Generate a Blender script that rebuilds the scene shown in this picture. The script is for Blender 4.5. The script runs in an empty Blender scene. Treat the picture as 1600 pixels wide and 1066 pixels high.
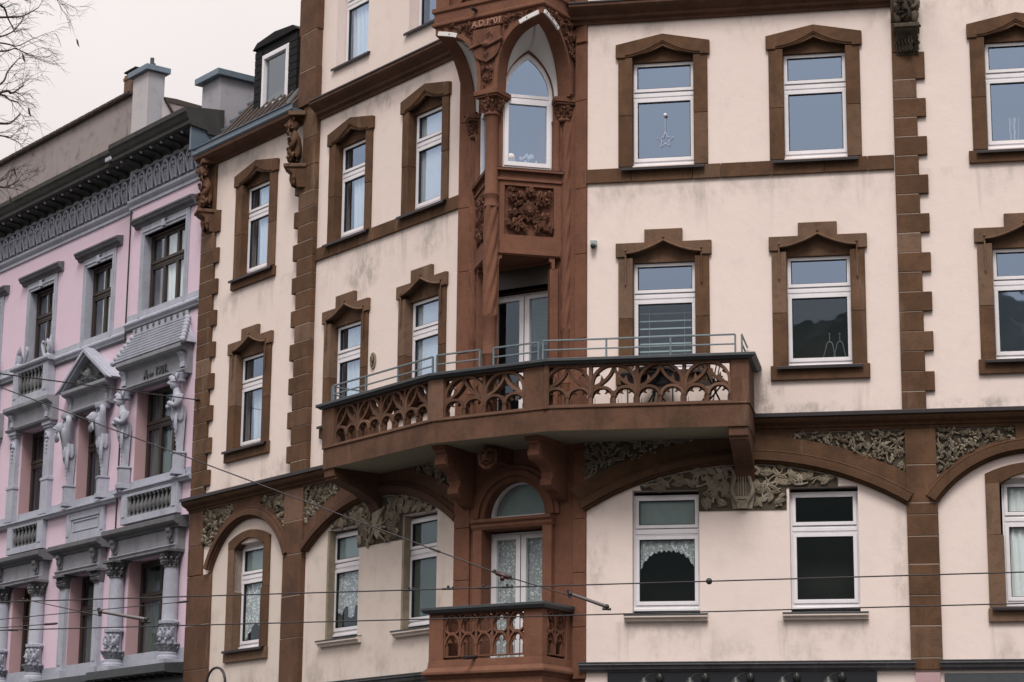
import bpy, bmesh, math, random
from mathutils import Vector, Matrix
from mathutils.geometry import tessellate_polygon
R = math.radians
sin, cos, pi = math.sin, math.cos, math.pi
random.seed(7)
scene = bpy.context.scene
COL = scene.collection

# ------------------------------------------------------------------ camera
cam_data = bpy.data.cameras.new('camera')
cam = bpy.data.objects.new('camera', cam_data); COL.objects.link(cam)
cam.location = (0, 0, 1.6)
cam.matrix_world = Matrix.Translation((0, 0, 1.6)) @ Matrix.Rotation(R(90 + 13.0795), 4, 'X') @ Matrix.Rotation(R(0.5898), 4, 'Z')
cam_data.sensor_width = 36; cam_data.lens = 80.214
cam_data.clip_start = 0.5; cam_data.clip_end = 2000
scene.camera = cam

# ------------------------------------------------------------------ world (overcast sky) and sun
SUN_EL, SUN_ROT = R(58), R(190)
world = bpy.data.worlds.new('World'); scene.world = world
world.use_nodes = True
wn, wl = world.node_tree.nodes, world.node_tree.links
bg = wn['Background']; bg.inputs['Strength'].default_value = 0.088
sky = wn.new('ShaderNodeTexSky'); sky.sky_type = 'NISHITA'; sky.sun_disc = False
sky.sun_elevation = SUN_EL; sky.sun_rotation = SUN_ROT; sky.dust_density = 6; sky.air_density = 1.5
tc = wn.new('ShaderNodeTexCoord'); sx = wn.new('ShaderNodeSeparateXYZ'); wl.new(tc.outputs['Generated'], sx.inputs[0])
rmp = wn.new('ShaderNodeMapRange'); wl.new(sx.outputs['Z'], rmp.inputs['Value'])
rmp.inputs['From Min'].default_value = 0; rmp.inputs['From Max'].default_value = 1
rmp.inputs['To Min'].default_value = 3.25; rmp.inputs['To Max'].default_value = 14.0
clc = wn.new('ShaderNodeMixRGB'); clc.blend_type = 'MULTIPLY'; clc.inputs[0].default_value = 1
clc.inputs[1].default_value = (1.0, 0.925, 0.90, 1); wl.new(rmp.outputs[0], clc.inputs[2])
cn_ = wn.new('ShaderNodeTexNoise'); cn_.inputs['Scale'].default_value = 2.6; cn_.inputs['Detail'].default_value = 5; wl.new(tc.outputs['Generated'], cn_.inputs['Vector'])
cr_ = wn.new('ShaderNodeMapRange'); cr_.inputs['From Min'].default_value = .3; cr_.inputs['From Max'].default_value = .7; cr_.inputs['To Min'].default_value = .93; cr_.inputs['To Max'].default_value = 1.07; wl.new(cn_.outputs['Fac'], cr_.inputs['Value'])
cl2 = wn.new('ShaderNodeMixRGB'); cl2.blend_type = 'MULTIPLY'; cl2.inputs[0].default_value = 1; wl.new(clc.outputs[0], cl2.inputs[1]); wl.new(cr_.outputs[0], cl2.inputs[2]); clc = cl2      # faint cloud tone
mxw = wn.new('ShaderNodeMixRGB'); mxw.inputs[0].default_value = 0.93
wl.new(sky.outputs[0], mxw.inputs[1]); wl.new(clc.outputs[0], mxw.inputs[2]); wl.new(mxw.outputs[0], bg.inputs['Color'])

sun_data = bpy.data.lights.new('sun', 'SUN'); sun_data.energy = 1.5; sun_data.angle = R(20); sun_data.color = (1, .95, .9)
sun = bpy.data.objects.new('sun', sun_data); COL.objects.link(sun)
# shines from behind the camera, high, on both street fronts
sun.rotation_euler = Vector((0.10, 0.82, -1.15)).to_track_quat('-Z', 'Y').to_euler()
scene.view_settings.view_transform = 'Standard'; scene.view_settings.look = 'None'
scene.view_settings.exposure = 0.64; scene.view_settings.gamma = 1.0
scene.render.engine = 'CYCLES'
scene.cycles.max_bounces = 6; scene.cycles.diffuse_bounces = 2; scene.cycles.transparent_max_bounces = 10

# ------------------------------------------------------------------ wall frames: u along the wall, d out of it, z up
class Fr:
    def __init__(s, o, yaw):
        s.o = Vector((o[0], o[1])); s.yaw = yaw
        s.u = Vector((cos(yaw), sin(yaw))); s.n = Vector((sin(yaw), -cos(yaw)))
    def p(s, u, d, z):
        q = s.o + s.u*u + s.n*d
        return Vector((q.x, q.y, z))
    def sub(s, u, d, turn):
        return Fr(s.o + s.u*u + s.n*d, s.yaw + turn)
O = (0.04207, 35.72592)
FR = Fr(O, R(-11.36056)); FL = Fr(O, R(-52.74785)); FC = Fr(O, R(-32.0542))
FD = FC.sub(-.2, .45, R(45)); FE = FC.sub(-.2, .45, R(-45))
FS = FC.sub(.86, .6, R(90)); FW = FC.sub(-1.24, .6, R(-90))
def isect(fa, da, fb, db):
    pa = fa.o + fa.n*da; pb = fb.o + fb.n*db
    c = fa.u.x*(-fb.u.y) + fa.u.y*fb.u.x
    r = pb - pa
    t = (r.x*(-fb.u.y) + r.y*fb.u.x)/c
    return pa + fa.u*t

# ------------------------------------------------------------------ materials
def N(nt, typ, **kw):
    n = nt.nodes.new(typ)
    for k, v in kw.items():
        if k in ('blend_type', 'operation', 'noise_dimensions', 'feature', 'distance', 'data_type', 'wave_type'): setattr(n, k, v)
        else: n.inputs[k.replace('_', ' ')].default_value = v
    return n
def newmat(name):
    m = bpy.data.materials.new(name); m.use_nodes = True
    return m, m.node_tree, m.node_tree.nodes['Principled BSDF']
def mathn(nt, op, a, b=None, clamp=False):
    n = nt.nodes.new('ShaderNodeMath'); n.operation = op; n.use_clamp = clamp
    for i, v in enumerate((a, b)):
        if v is None: continue
        if isinstance(v, (int, float)): n.inputs[i].default_value = v
        else: nt.links.new(v, n.inputs[i])
    return n.outputs[0]
def noise(nt, pos, scale, detail=4, rough=.6, stretch=None):
    n = nt.nodes.new('ShaderNodeTexNoise'); n.inputs['Scale'].default_value = scale
    n.inputs['Detail'].default_value = detail; n.inputs['Roughness'].default_value = rough
    if stretch:
        mp = nt.nodes.new('ShaderNodeMapping'); mp.inputs['Scale'].default_value = stretch
        nt.links.new(pos, mp.inputs[0]); nt.links.new(mp.outputs[0], n.inputs['Vector'])
    else: nt.links.new(pos, n.inputs['Vector'])
    return n.outputs['Fac']
def ramp(nt, fac, lo, hi, a=0., b=1.):
    n = nt.nodes.new('ShaderNodeMapRange'); n.interpolation_type = 'SMOOTHSTEP'
    n.inputs['From Min'].default_value = lo; n.inputs['From Max'].default_value = hi
    n.inputs['To Min'].default_value = a; n.inputs['To Max'].default_value = b
    nt.links.new(fac, n.inputs['Value']); return n.outputs[0]
def mix(nt, fac, a, b, mode='MIX'):
    n = nt.nodes.new('ShaderNodeMixRGB'); n.blend_type = mode
    for i, v in ((0, fac), (1, a), (2, b)):
        if isinstance(v, (int, float)): n.inputs[i].default_value = v
        elif isinstance(v, tuple): n.inputs[i].default_value = v if len(v) == 4 else (*v, 1)
        else: nt.links.new(v, n.inputs[i])
    return n.outputs[0]
def bump(nt, bs, h, strength, dist):
    b = nt.nodes.new('ShaderNodeBump'); b.inputs['Strength'].default_value = strength; b.inputs['Distance'].default_value = dist
    nt.links.new(h, b.inputs['Height']); nt.links.new(b.outputs[0], bs.inputs['Normal'])
def posn(nt):
    g = nt.nodes.new('ShaderNodeNewGeometry'); return g.outputs['Position']
def zof(nt, pos):
    s = nt.nodes.new('ShaderNodeSeparateXYZ'); nt.links.new(pos, s.inputs[0]); return s.outputs['Z']

def plaster(name, col, stain, amount=.5, bands=(), rough=.92, wall=None):
    m, nt, bs = newmat(name); pos = posn(nt)
    a = noise(nt, pos, .55, 5, .62); b = noise(nt, pos, 3.1, 5, .6); s = noise(nt, pos, 2.2, 5, .65, (1, 1, .18))
    c = mix(nt, ramp(nt, a, .35, .75, 0, .30*amount), col, tuple(x*.80 for x in col))
    c = mix(nt, ramp(nt, b, .5, .8, 0, .28*amount), c, stain)
    c = mix(nt, ramp(nt, s, .58, .82, 0, .45*amount), c, stain)
    z = zof(nt, pos)
    for lo, hi, up in bands:                 # dirt collecting over ledges / below string courses
        f = ramp(nt, z, lo, hi, 1, 0) if up else ramp(nt, z, lo, hi, 0, 1)
        f2 = mathn(nt, 'LESS_THAN', z, hi + .001) if not up else mathn(nt, 'GREATER_THAN', z, lo - .001)
        g = ramp(nt, noise(nt, pos, 1.7, 6, .7, (1, 1, .6)), .45, .75, 0, .55)
        c = mix(nt, mathn(nt, 'MULTIPLY', mathn(nt, 'MULTIPLY', f, f2), g), c, tuple(x*.62 for x in stain))
    if wall:                                  # rain marks: drips under the sill ends, blotches at fixed places of the wall
        yaw, cs, spots = wall
        dp = nt.nodes.new('ShaderNodeVectorMath'); dp.operation = 'DOT_PRODUCT'; nt.links.new(pos, dp.inputs[0]); dp.inputs[1].default_value = (cos(yaw), sin(yaw), 0)
        u = mathn(nt, 'SUBTRACT', dp.outputs['Value'], .04207*cos(yaw) + 35.72592*sin(yaw))
        hm = None
        for c_ in cs:
            q = mathn(nt, 'SUBTRACT', mathn(nt, 'ABSOLUTE', mathn(nt, 'SUBTRACT', u, c_)), .64)
            e = ramp(nt, mathn(nt, 'ABSOLUTE', q), .02, .20, 1, 0); hm = e if hm is None else mathn(nt, 'MAXIMUM', hm, e)
        vm = None
        for zs_ in (9.1, 12.46, 5.37):
            e = mathn(nt, 'MULTIPLY', ramp(nt, z, zs_-1.1, zs_-.05, 0, 1), mathn(nt, 'LESS_THAN', z, zs_)); vm = e if vm is None else mathn(nt, 'MAXIMUM', vm, e)
        st = noise(nt, pos, 9, 4, .6, (1, 1, .07))
        c = mix(nt, mathn(nt, 'MULTIPLY', mathn(nt, 'MULTIPLY', hm, vm), ramp(nt, st, .44, .68, 0, .42)), c, tuple(x*.75 for x in stain))
        sp = None
        for (su, sz, ru, rz, k) in spots:
            a1 = mathn(nt, 'DIVIDE', mathn(nt, 'SUBTRACT', u, su), ru); a2 = mathn(nt, 'DIVIDE', mathn(nt, 'SUBTRACT', z, sz), rz)
            rr = mathn(nt, 'ADD', mathn(nt, 'MULTIPLY', a1, a1), mathn(nt, 'MULTIPLY', a2, a2)); e = ramp(nt, rr, .0, 1.6, k, 0); sp = e if sp is None else mathn(nt, 'MAXIMUM', sp, e)
        c = mix(nt, mathn(nt, 'MULTIPLY', sp, ramp(nt, noise(nt, pos, 4.5, 7, .72, (1, 1, .55)), .40, .66, 0, .75)), c, tuple(x*.62 for x in stain))
    vz = nt.nodes.new('ShaderNodeTexVoronoi'); vz.inputs['Scale'].default_value = 2.3; nt.links.new(pos, vz.inputs['Vector'])
    c = mix(nt, ramp(nt, vz.outputs['Distance'], .012, .022, .55, 0), c, tuple(x*.35 for x in stain))
    nt.links.new(c, bs.inputs['Base Color']); bs.inputs['Roughness'].default_value = rough
    bs.inputs['Specular IOR Level'].default_value = .2
    bump(nt, bs, mathn(nt, 'ADD', noise(nt, pos, 60, 3), mathn(nt, 'MULTIPLY', noise(nt, pos, 5, 4), 2.2)), .20, .012)
    return m
def stone(name, col, alt, light, course=.315, amount=1., rough=.85, bscale=45, coursed=True):
    m, nt, bs = newmat(name); pos = posn(nt); z = zof(nt, pos)
    big = noise(nt, pos, 1.6, 6, .72); fine = noise(nt, pos, 9, 6, .7); streak = noise(nt, pos, 2.4, 5, .65, (1.2, 1.2, .22))
    c = mix(nt, ramp(nt, big, .38, .68, 0, .9*amount), col, alt)
    if coursed:
        g_ = nt.nodes.new('ShaderNodeNewGeometry'); isl = g_.outputs['Random Per Island']
        c = mix(nt, ramp(nt, isl, .0, .6, .6*amount, 0), c, tuple(x*.60 for x in col))
        c = mix(nt, ramp(nt, isl, .7, 1., 0, .45*amount), c, light)
    c = mix(nt, ramp(nt, fine, .48, .74, 0, .55*amount), c, tuple(x*.55 for x in col))
    c = mix(nt, ramp(nt, streak, .56, .78, 0, .55*amount), c, light)
    inky = noise(nt, pos, 1.9, 6, .7, (1.3, 1.3, .3))  # random soot streaks
    c = mix(nt, ramp(nt, inky, .52, .72, 0, .55*amount), c, tuple(x*.35 for x in col))
    nt.links.new(c, bs.inputs['Base Color']); bs.inputs['Roughness'].default_value = rough
    bs.inputs['Specular IOR Level'].default_value = .25
    bump(nt, bs, mathn(nt, 'ADD', noise(nt, pos, bscale, 5, .7), mathn(nt, 'MULTIPLY', big, 1.5)), .4, .02)
    return m
def plain(name, col, rough=.6, metallic=0., var=.25, spec=.5, vscale=5):
    m, nt, bs = newmat(name); pos = posn(nt)
    f = noise(nt, pos, vscale, 5, .65)
    c = mix(nt, ramp(nt, f, .35, .7, 0, var), col, tuple(x*.55 for x in col))
    nt.links.new(c, bs.inputs['Base Color']); bs.inputs['Roughness'].default_value = rough
    bs.inputs['Metallic'].default_value = metallic; bs.inputs['Specular IOR Level'].default_value = spec
    bump(nt, bs, noise(nt, pos, 30, 3), .12, .006)
    return m
def glass(name, tint, refl, absorb):
    m = bpy.data.materials.new(name); m.use_nodes = True; nt = m.node_tree
    for n in list(nt.nodes):
        if n.type == 'BSDF_PRINCIPLED': nt.nodes.remove(n)
    out = nt.nodes['Material Output']; pos = posn(nt)
    gl = nt.nodes.new('ShaderNodeBsdfGlossy'); gl.inputs['Color'].default_value = (*tint, 1); gl.inputs['Roughness'].default_value = .015
    tr = nt.nodes.new('ShaderNodeBsdfTransparent'); tr.inputs['Color'].default_value = (*absorb, 1)
    fr = nt.nodes.new('ShaderNodeFresnel'); fr.inputs['IOR'].default_value = refl
    ge = nt.nodes.new('ShaderNodeNewGeometry')          # reflect at the outer face only
    mx = nt.nodes.new('ShaderNodeMixShader'); nt.links.new(mathn(nt, 'MULTIPLY', fr.outputs[0], mathn(nt, 'SUBTRACT', 1., ge.outputs['Backfacing'])), mx.inputs[0])
    nt.links.new(tr.outputs[0], mx.inputs[1]); nt.links.new(gl.outputs[0], mx.inputs[2]); nt.links.new(mx.outputs[0], out.inputs[0])
    b = nt.nodes.new('ShaderNodeBump'); b.inputs['Strength'].default_value = .07; b.inputs['Distance'].default_value = .02
    nt.links.new(noise(nt, pos, 1.5, 2), b.inputs['Height']); nt.links.new(b.outputs[0], gl.inputs['Normal'])
    return m
def cloth(name, col, lace=0., scale=24):
    m, nt, bs = newmat(name); pos = posn(nt)
    bs.inputs['Base Color'].default_value = (*col, 1); bs.inputs['Roughness'].default_value = .95; bs.inputs['Specular IOR Level'].default_value = .1
    if lace:
        v = nt.nodes.new('ShaderNodeTexVoronoi'); v.inputs['Scale'].default_value = scale; nt.links.new(pos, v.inputs['Vector'])
        f = noise(nt, pos, scale*.4, 3)
        h = mathn(nt, 'ADD', ramp(nt, v.outputs['Distance'], .15, .55, 1, 0), ramp(nt, f, .45, .6, -.25, .35))
        nt.links.new(ramp(nt, h, .2, .8, 1 - lace, 1), bs.inputs['Alpha'])
    return m

BAND = [(8.55, 9.0, True), (11.55, 12.47, False), (14.5, 15.25, False), (4.76, 5.4, True)]
M = {}
M['cream'] = plaster('cream plaster', (.79, .68, .635), (.43, .385, .36), .45, BAND)
SPL = [(-4.5, 11.95, .55, .42, .9), (-2.45, 12.1, .40, .30, .8), (-3.9, 15.0, .9, .18, .7), (-8.7, 15.05, .7, .22, .6), (-3.4, 8.9, .5, .35, .5), (-7.0, 8.75, .8, .22, .6), (-9.2, 12.2, .3, .3, .4)]
SPR = [(3.98, 8.85, .28, .42, 1.), (4.6, 8.62, .9, .14, .8), (7.6, 8.64, 1.1, .12, .8), (1.3, 14.9, .3, .3, .4), (1.35, 6.4, .18, .9, .5), (6.0, 6.2, .12, .9, .5), (3.2, 12.3, 1.0, .16, .4), (2.4, 5.2, .7, .15, .5), (4.9, 5.2, .7, .15, .4)]
M['creamL'] = plaster('cream plaster left front', (.79, .68, .635), (.43, .388, .355), .5, BAND, wall=(R(-52.74785), (-2.585, -4.945, -8.245), SPL))
M['creamR'] = plaster('cream plaster right front', (.79, .68, .635), (.43, .388, .355), .5, BAND, wall=(R(-11.36056), (2.42, 4.87, 8.06), SPR))
M['cream_old'] = plaster('weathered cream plaster', (.66, .575, .52), (.28, .245, .20), 1.1, [(4.76, 5.5, True)])
M['pink'] = plaster('pink plaster', (.68, .535, .635), (.50, .40, .47), .6)
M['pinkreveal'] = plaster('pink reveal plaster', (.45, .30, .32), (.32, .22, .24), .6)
M['brown'] = stone('brown sandstone', (.131, .069, .038), (.070, .038, .022), (.25, .17, .125))
M['brownred'] = stone('red brown sandstone', (.132, .068, .043), (.076, .040, .026), (.235, .145, .105))
M['oriel'] = stone('painted red sandstone', (.184, .084, .053), (.128, .058, .038), (.235, .128, .092), amount=.8, bscale=30, coursed=False)
M['carve'] = stone('carved red sandstone', (.168, .077, .049), (.095, .042, .028), (.235, .125, .09), amount=1., bscale=30, coursed=False)
M['carvelight'] = plain('lighter carved letters', (.33, .18, .13), .85)  # letters a lighter tone than the stone around them
M['mortar'] = plain('mortar', (.34, .28, .24), .9)
M['relief'] = stone('weathered plaster relief', (.31, .26, .195), (.18, .145, .105), (.52, .49, .45), amount=1., bscale=60)
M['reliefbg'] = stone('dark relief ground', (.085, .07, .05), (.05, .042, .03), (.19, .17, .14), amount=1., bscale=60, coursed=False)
M['trim'] = stone('pale grey stucco trim', (.40, .42, .495), (.29, .305, .365), (.50, .52, .59), amount=.7, bscale=30, coursed=False)
M['trimmid'] = stone('mid grey stucco trim', (.26, .268, .30), (.19, .195, .215), (.38, .385, .41), amount=.7, bscale=30, coursed=False)
M['inky'] = stone('soot black stucco', (.055, .055, .053), (.036, .036, .036), (.12, .12, .12), amount=.8, bscale=30, coursed=False)  # near-black tone for main cornice, modillions and balustrade backing
M['trimdark'] = stone('dark grey stucco trim', (.14, .143, .155), (.095, .097, .105), (.28, .28, .30), amount=.9, bscale=30, coursed=False)
M['white'] = plain('white window plastic', (.80, .78, .82), .35, var=.16)
M['whitep'] = plain('white lime wash', (.72, .70, .70), .85, var=.15)
M['black'] = plain('black rubber', (.012, .012, .014), .5)
M['wood'] = plain('dark brown wood', (.032, .022, .018), .5)
M['metal'] = plain('dark sill metal', (.035, .03, .035), .45, .3)
M['zinc'] = plain('zinc sheet', (.17, .225, .285), .45, .5, var=.3)
M['zincdark'] = plain('weathered zinc sheet', (.075, .085, .095), .5, .4, var=.4)
M['steel'] = plain('blue grey painted steel', (.17, .215, .24), .45, .3, var=.3)
M['slate'] = plain('black slate', (.011, .011, .012), .75, spec=.2)
M['tile'] = plain('clay roof tile', (.055, .038, .033), .75, var=.5)
M['render'] = plaster('grey cement render', (.31, .27, .27), (.10, .085, .075), 2.6)
M['chimney'] = plaster('light grey render', (.50, .475, .50), (.30, .29, .31), 1.5)
M['chimneydark'] = plaster('stained grey render', (.36, .36, .40), (.16, .17, .19), 2.)
M['brick'] = plain('old brick', (.16, .09, .06), .85, var=.6, vscale=14)
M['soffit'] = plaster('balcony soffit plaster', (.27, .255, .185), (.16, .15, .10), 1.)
M['fascia'] = plain('black shop fascia', (.014, .016, .022), .35)
M['room'] = plain('dim room', (.05, .047, .045), .9)
M['glass'] = glass('window glass', (.56, .73, 1.0), 4.7, (.96, .98, .98))
M['glassdark'] = glass('dark window glass', (.62, .78, .95), 2.1, (.96, .98, .97))
M['glassold'] = glass('old window glass', (.85, .95, 1.05), 2.8, (.95, .97, .96))
M['net'] = cloth('net curtain', (.86, .89, .92))
M['lace'] = cloth('lace curtain', (.86, .89, .95), .50, 26)
M['blind'] = plain('grey blind', (.30, .37, .38), .6)
M['greenblind'] = plain('grey green roller blind', (.085, .105, .085), .8)
M['yellow'] = plain('ochre curtain', (.42, .28, .12), .9)
M['wire'] = plain('tarred steel wire', (.022, .02, .024), .55)
M['insul'] = plain('dull red insulator', (.045, .014, .014), .4)
M['rod'] = plain('weathered fibreglass rod', (.12, .11, .115), .5)
M['bark'] = plain('dark bark', (.035, .025, .025), .9)
M['pod'] = plain('dry brown pod', (.045, .018, .014), .8)
M['asphalt'] = plain('asphalt', (.045, .045, .047), .9)
M['paving'] = plain('stone paving', (.07, .067, .064), .9)
M['grass'] = plain('dark woodland', (.028, .034, .022), .95, var=.6, vscale=.3)
M['gold'] = plain('brass', (.5, .42, .28), .3, .9)
M['lampshade'] = plain('dark green enamel', (.02, .026, .024), .45)

# ------------------------------------------------------------------ objects
ORG = {}
def tag(o, label=None, cat=None, group=None, kind=None):
    if label: o['label'] = label
    if cat: o['category'] = cat
    if group: o['group'] = group
    if kind: o['kind'] = kind
    return o
def thing(name, loc, label, cat, group=None):
    o = bpy.data.objects.new(name, None); COL.objects.link(o); o.location = loc; o.empty_display_size = .3
    ORG[o] = Vector(loc); return tag(o, label, cat, group)

class MB:
    def __init__(s): s.v = []; s.f = []; s.m = []; s.sm = []; s.mats = []; s.cur = 0; s.smooth = False
    def mat(s, m):
        if m not in s.mats: s.mats.append(m)
        s.cur = s.mats.index(m); return s
    def add(s, vs, fs, smooth=None):
        b = len(s.v); s.v += [tuple(x) for x in vs]
        for f in fs:
            s.f.append([b + i for i in f]); s.m.append(s.cur); s.sm.append(s.smooth if smooth is None else smooth)
    def box(s, fr, u0, u1, d0, d1, z0, z1):
        P = [fr.p(u, d, z) for z in (z0, z1) for d in (d0, d1) for u in (u0, u1)]
        s.add(P, [(0, 1, 3, 2), (4, 6, 7, 5), (0, 4, 5, 1), (2, 3, 7, 6), (0, 2, 6, 4), (1, 5, 7, 3)]); return s
    def prism(s, fr, poly, d0, d1, holes=()):
        n = len(poly)
        if not holes:
            P = [fr.p(u, d, z) for d in (d0, d1) for u, z in poly]
            s.add(P, [tuple(range(n)), tuple(range(2*n - 1, n - 1, -1))] + [(i, (i+1) % n, n + (i+1) % n, n + i) for i in range(n)])
            return s
        rings = [poly] + list(holes); flat = [p for r in rings for p in r]; N_ = len(flat)
        tris = tessellate_polygon([[Vector((u, z, 0)) for u, z in r] for r in rings])
        P = [fr.p(u, d, z) for d in (d0, d1) for u, z in flat]
        F = [tuple(t) for t in tris] + [tuple(N_ + i for i in reversed(t)) for t in tris]
        k = 0
        for r in rings:
            m = len(r); F += [(k+i, k+(i+1) % m, N_+k+(i+1) % m, N_+k+i) for i in range(m)]; k += m
        s.add(P, F); return s
    def band(s, fr, A, B, d0, d1, closed=False):
        n = len(A); P = [fr.p(u, d, z) for d in (d0, d1) for L in (A, B) for u, z in L]; F = []
        for i in range(n if closed else n - 1):
            j = (i+1) % n
            F += [(i, j, n+j, n+i), (2*n+i, 3*n+i, 3*n+j, 2*n+j), (i, 2*n+i, 2*n+j, j), (n+i, n+j, 3*n+j, 3*n+i)]
        if not closed: F += [(0, n, 3*n, 2*n), (n-1, 3*n-1, 4*n-1, 2*n-1)]
        s.add(P, F); return s
    def strip(s, fr, pts, hw, d0, d1):
        A, B = offs(pts, hw); return s.band(fr, A, B, d0, d1)
    def profile(s, fr, prof, u0, u1):
        n = len(prof); P = [fr.p(u, d, z) for u in (u0, u1) for d, z in prof]
        s.add(P, [tuple(range(n)), tuple(range(2*n - 1, n - 1, -1))] + [(i, (i+1) % n, n + (i+1) % n, n + i) for i in range(n)]); return s
    def sweep(s, path, prof, cap=True):
        n = len(prof); path = [Vector((p[0], p[1])) for p in path]; rows = []
        for i, p in enumerate(path):
            ns = []
            if i > 0: t = (p - path[i-1]).normalized(); ns.append(Vector((t.y, -t.x)))
            if i < len(path) - 1: t = (path[i+1] - p).normalized(); ns.append(Vector((t.y, -t.x)))
            m = sum(ns, Vector((0, 0)))
            m = m/m.dot(ns[0]) if len(ns) == 2 else ns[0]
            rows.append([(*(p + m*o), z) for o, z in prof])
        F = []
        for i in range(len(path) - 1):
            for j in range(n): F.append((i*n+j, i*n+(j+1) % n, (i+1)*n+(j+1) % n, (i+1)*n+j))
        if cap: F += [tuple(range(n)), tuple(range((len(path))*n - 1, (len(path)-1)*n - 1, -1))]
        s.add([v for r in rows for v in r], F); return s
    def plan(s, pts, z0, z1, bottom=None):
        n = len(pts); P = [(p[0], p[1], z) for z in (z0, z1) for p in pts]
        s.add(P, [tuple(range(2*n - 1, n - 1, -1))] + [(i, (i+1) % n, n + (i+1) % n, n + i) for i in range(n)])
        c = s.cur
        if bottom is not None: s.mat(bottom)
        s.add(P[:n], [tuple(range(n))]); s.cur = c; return s
    def tube(s, pts, r, n=6, cap=True, smooth=True):
        pts = [Vector(p) for p in pts]; rs = r if isinstance(r, (list, tuple)) else [r]*len(pts); V = []; prev = None
        for i, p in enumerate(pts):
            t = (pts[min(i+1, len(pts)-1)] - pts[max(i-1, 0)])
            t = t.normalized() if t.length > 1e-9 else Vector((0, 0, 1))
            if prev is None:
                a = t.cross(Vector((0, 0, 1)))
                if a.length < .1: a = t.cross(Vector((1, 0, 0)))
            else: a = prev - t*prev.dot(t)
            a = a.normalized() if a.length > 1e-9 else t.orthogonal().normalized(); prev = a; b = t.cross(a)
            V += [p + (a*cos(2*pi*k/n) + b*sin(2*pi*k/n))*rs[i] for k in range(n)]
        F = [(i*n+k, i*n+(k+1) % n, (i+1)*n+(k+1) % n, (i+1)*n+k) for i in range(len(pts)-1) for k in range(n)]
        s.add(V, F, smooth)
        if cap and n > 2: s.add(V[:n] + V[-n:], [tuple(range(n)), tuple(range(2*n-1, n-1, -1))], False)
        return s
    def ball(s, c, r, n=8, m=5, sq=(1, 1, 1)):
        c = Vector(c); V = [c + Vector((0, 0, r*sq[2]))]
        for j in range(1, m):
            a = pi*j/m
            V += [c + Vector((r*sq[0]*sin(a)*cos(2*pi*k/n), r*sq[1]*sin(a)*sin(2*pi*k/n), r*sq[2]*cos(a))) for k in range(n)]
        V.append(c - Vector((0, 0, r*sq[2]))); L = len(V) - 1
        F = [(0, 1+k, 1+(k+1) % n) for k in range(n)]
        for j in range(m-2): F += [(1+j*n+k, 1+(j+1)*n+k, 1+(j+1)*n+(k+1) % n, 1+j*n+(k+1) % n) for k in range(n)]
        F += [(L, 1+(m-2)*n+(k+1) % n, 1+(m-2)*n+k) for k in range(n)]
        s.add(V, F, True); return s
    def lathe(s, c, prof, n=16, twist=None, half=None):
        c = Vector((c[0], c[1], 0)); V = []
        for r, z in prof:
            for k in range(n):
                a = 2*pi*k/n; rr = r
                if twist: rr = r*(1 + twist[1]*abs(sin((twist[0]*a - twist[2]*z)/2)) - twist[1]*.5)
                V.append(c + Vector((rr*cos(a), rr*sin(a), z)))
        L = len(prof)
        s.add(V, [(i*n+k, i*n+(k+1) % n, (i+1)*n+(k+1) % n, (i+1)*n+k) for i in range(L-1) for k in range(n)], True)
        s.add(V[:n] + V[-n:], [tuple(range(n)), tuple(range(2*n-1, n-1, -1))], False); return s
    def leaf(s, fr, u, z, d, ang, L, W, h, lobes=0, curl=.0):
        K = 7 if lobes else 5; V = []
        for i in range(K):
            t = i/(K-1); w = W*(sin(pi*min(1, t*.92+.05))**.8)
            if lobes and i % 2 == 0 and 0 < i < K-1: w *= .42
            a = ang + curl*t
            cu, cz = u + L*t*cos(a), z + L*t*sin(a); nx, nz = -sin(a), cos(a)
            dd = d + h*(.35 + .75*sin(pi*(t*.8+.08)))
            V += [fr.p(cu + nx*w, d + h*.25*(1-t), cz + nz*w), fr.p(cu + nx*w*.5, dd, cz + nz*w*.5), fr.p(cu, d + (dd-d)*.12, cz), fr.p(cu - nx*w*.5, dd, cz - nz*w*.5), fr.p(cu - nx*w, d + h*.25*(1-t), cz - nz*w)]
        F = [(i*5+j, i*5+j+1, (i+1)*5+j+1, (i+1)*5+j) for i in range(K-1) for j in range(4)]
        s.add(V, F, True); return s
    def build(s, name, m=None, parent=None, bevel=0., label=None):
        if not s.mats: s.mats = [m]
        vs = [Vector(v) for v in s.v]
        lo = Vector((min(v[i] for v in vs) for i in range(3))); hi = Vector((max(v[i] for v in vs) for i in range(3)))
        org = Vector(((lo.x+hi.x)/2, (lo.y+hi.y)/2, lo.z))
        me = bpy.data.meshes.new(name); me.from_pydata([v - org for v in vs], [], s.f)
        for x in s.mats: me.materials.append(M[x] if isinstance(x, str) else x)
        me.polygons.foreach_set('material_index', s.m); me.polygons.foreach_set('use_smooth', s.sm)
        bm = bmesh.new(); bm.from_mesh(me); bmesh.ops.recalc_face_normals(bm, faces=bm.faces); bm.to_mesh(me); bm.free(); me.update()
        o = bpy.data.objects.new(name, me); COL.objects.link(o); ORG[o] = org
        if parent is not None: o.parent = parent; o.location = org - ORG[parent]
        else: o.location = org
        if bevel:
            b = o.modifiers.new('bevel', 'BEVEL'); b.width = bevel; b.segments = 2; b.limit_method = 'ANGLE'; b.angle_limit = R(40)
        if label: o['label'] = label
        return o

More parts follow.
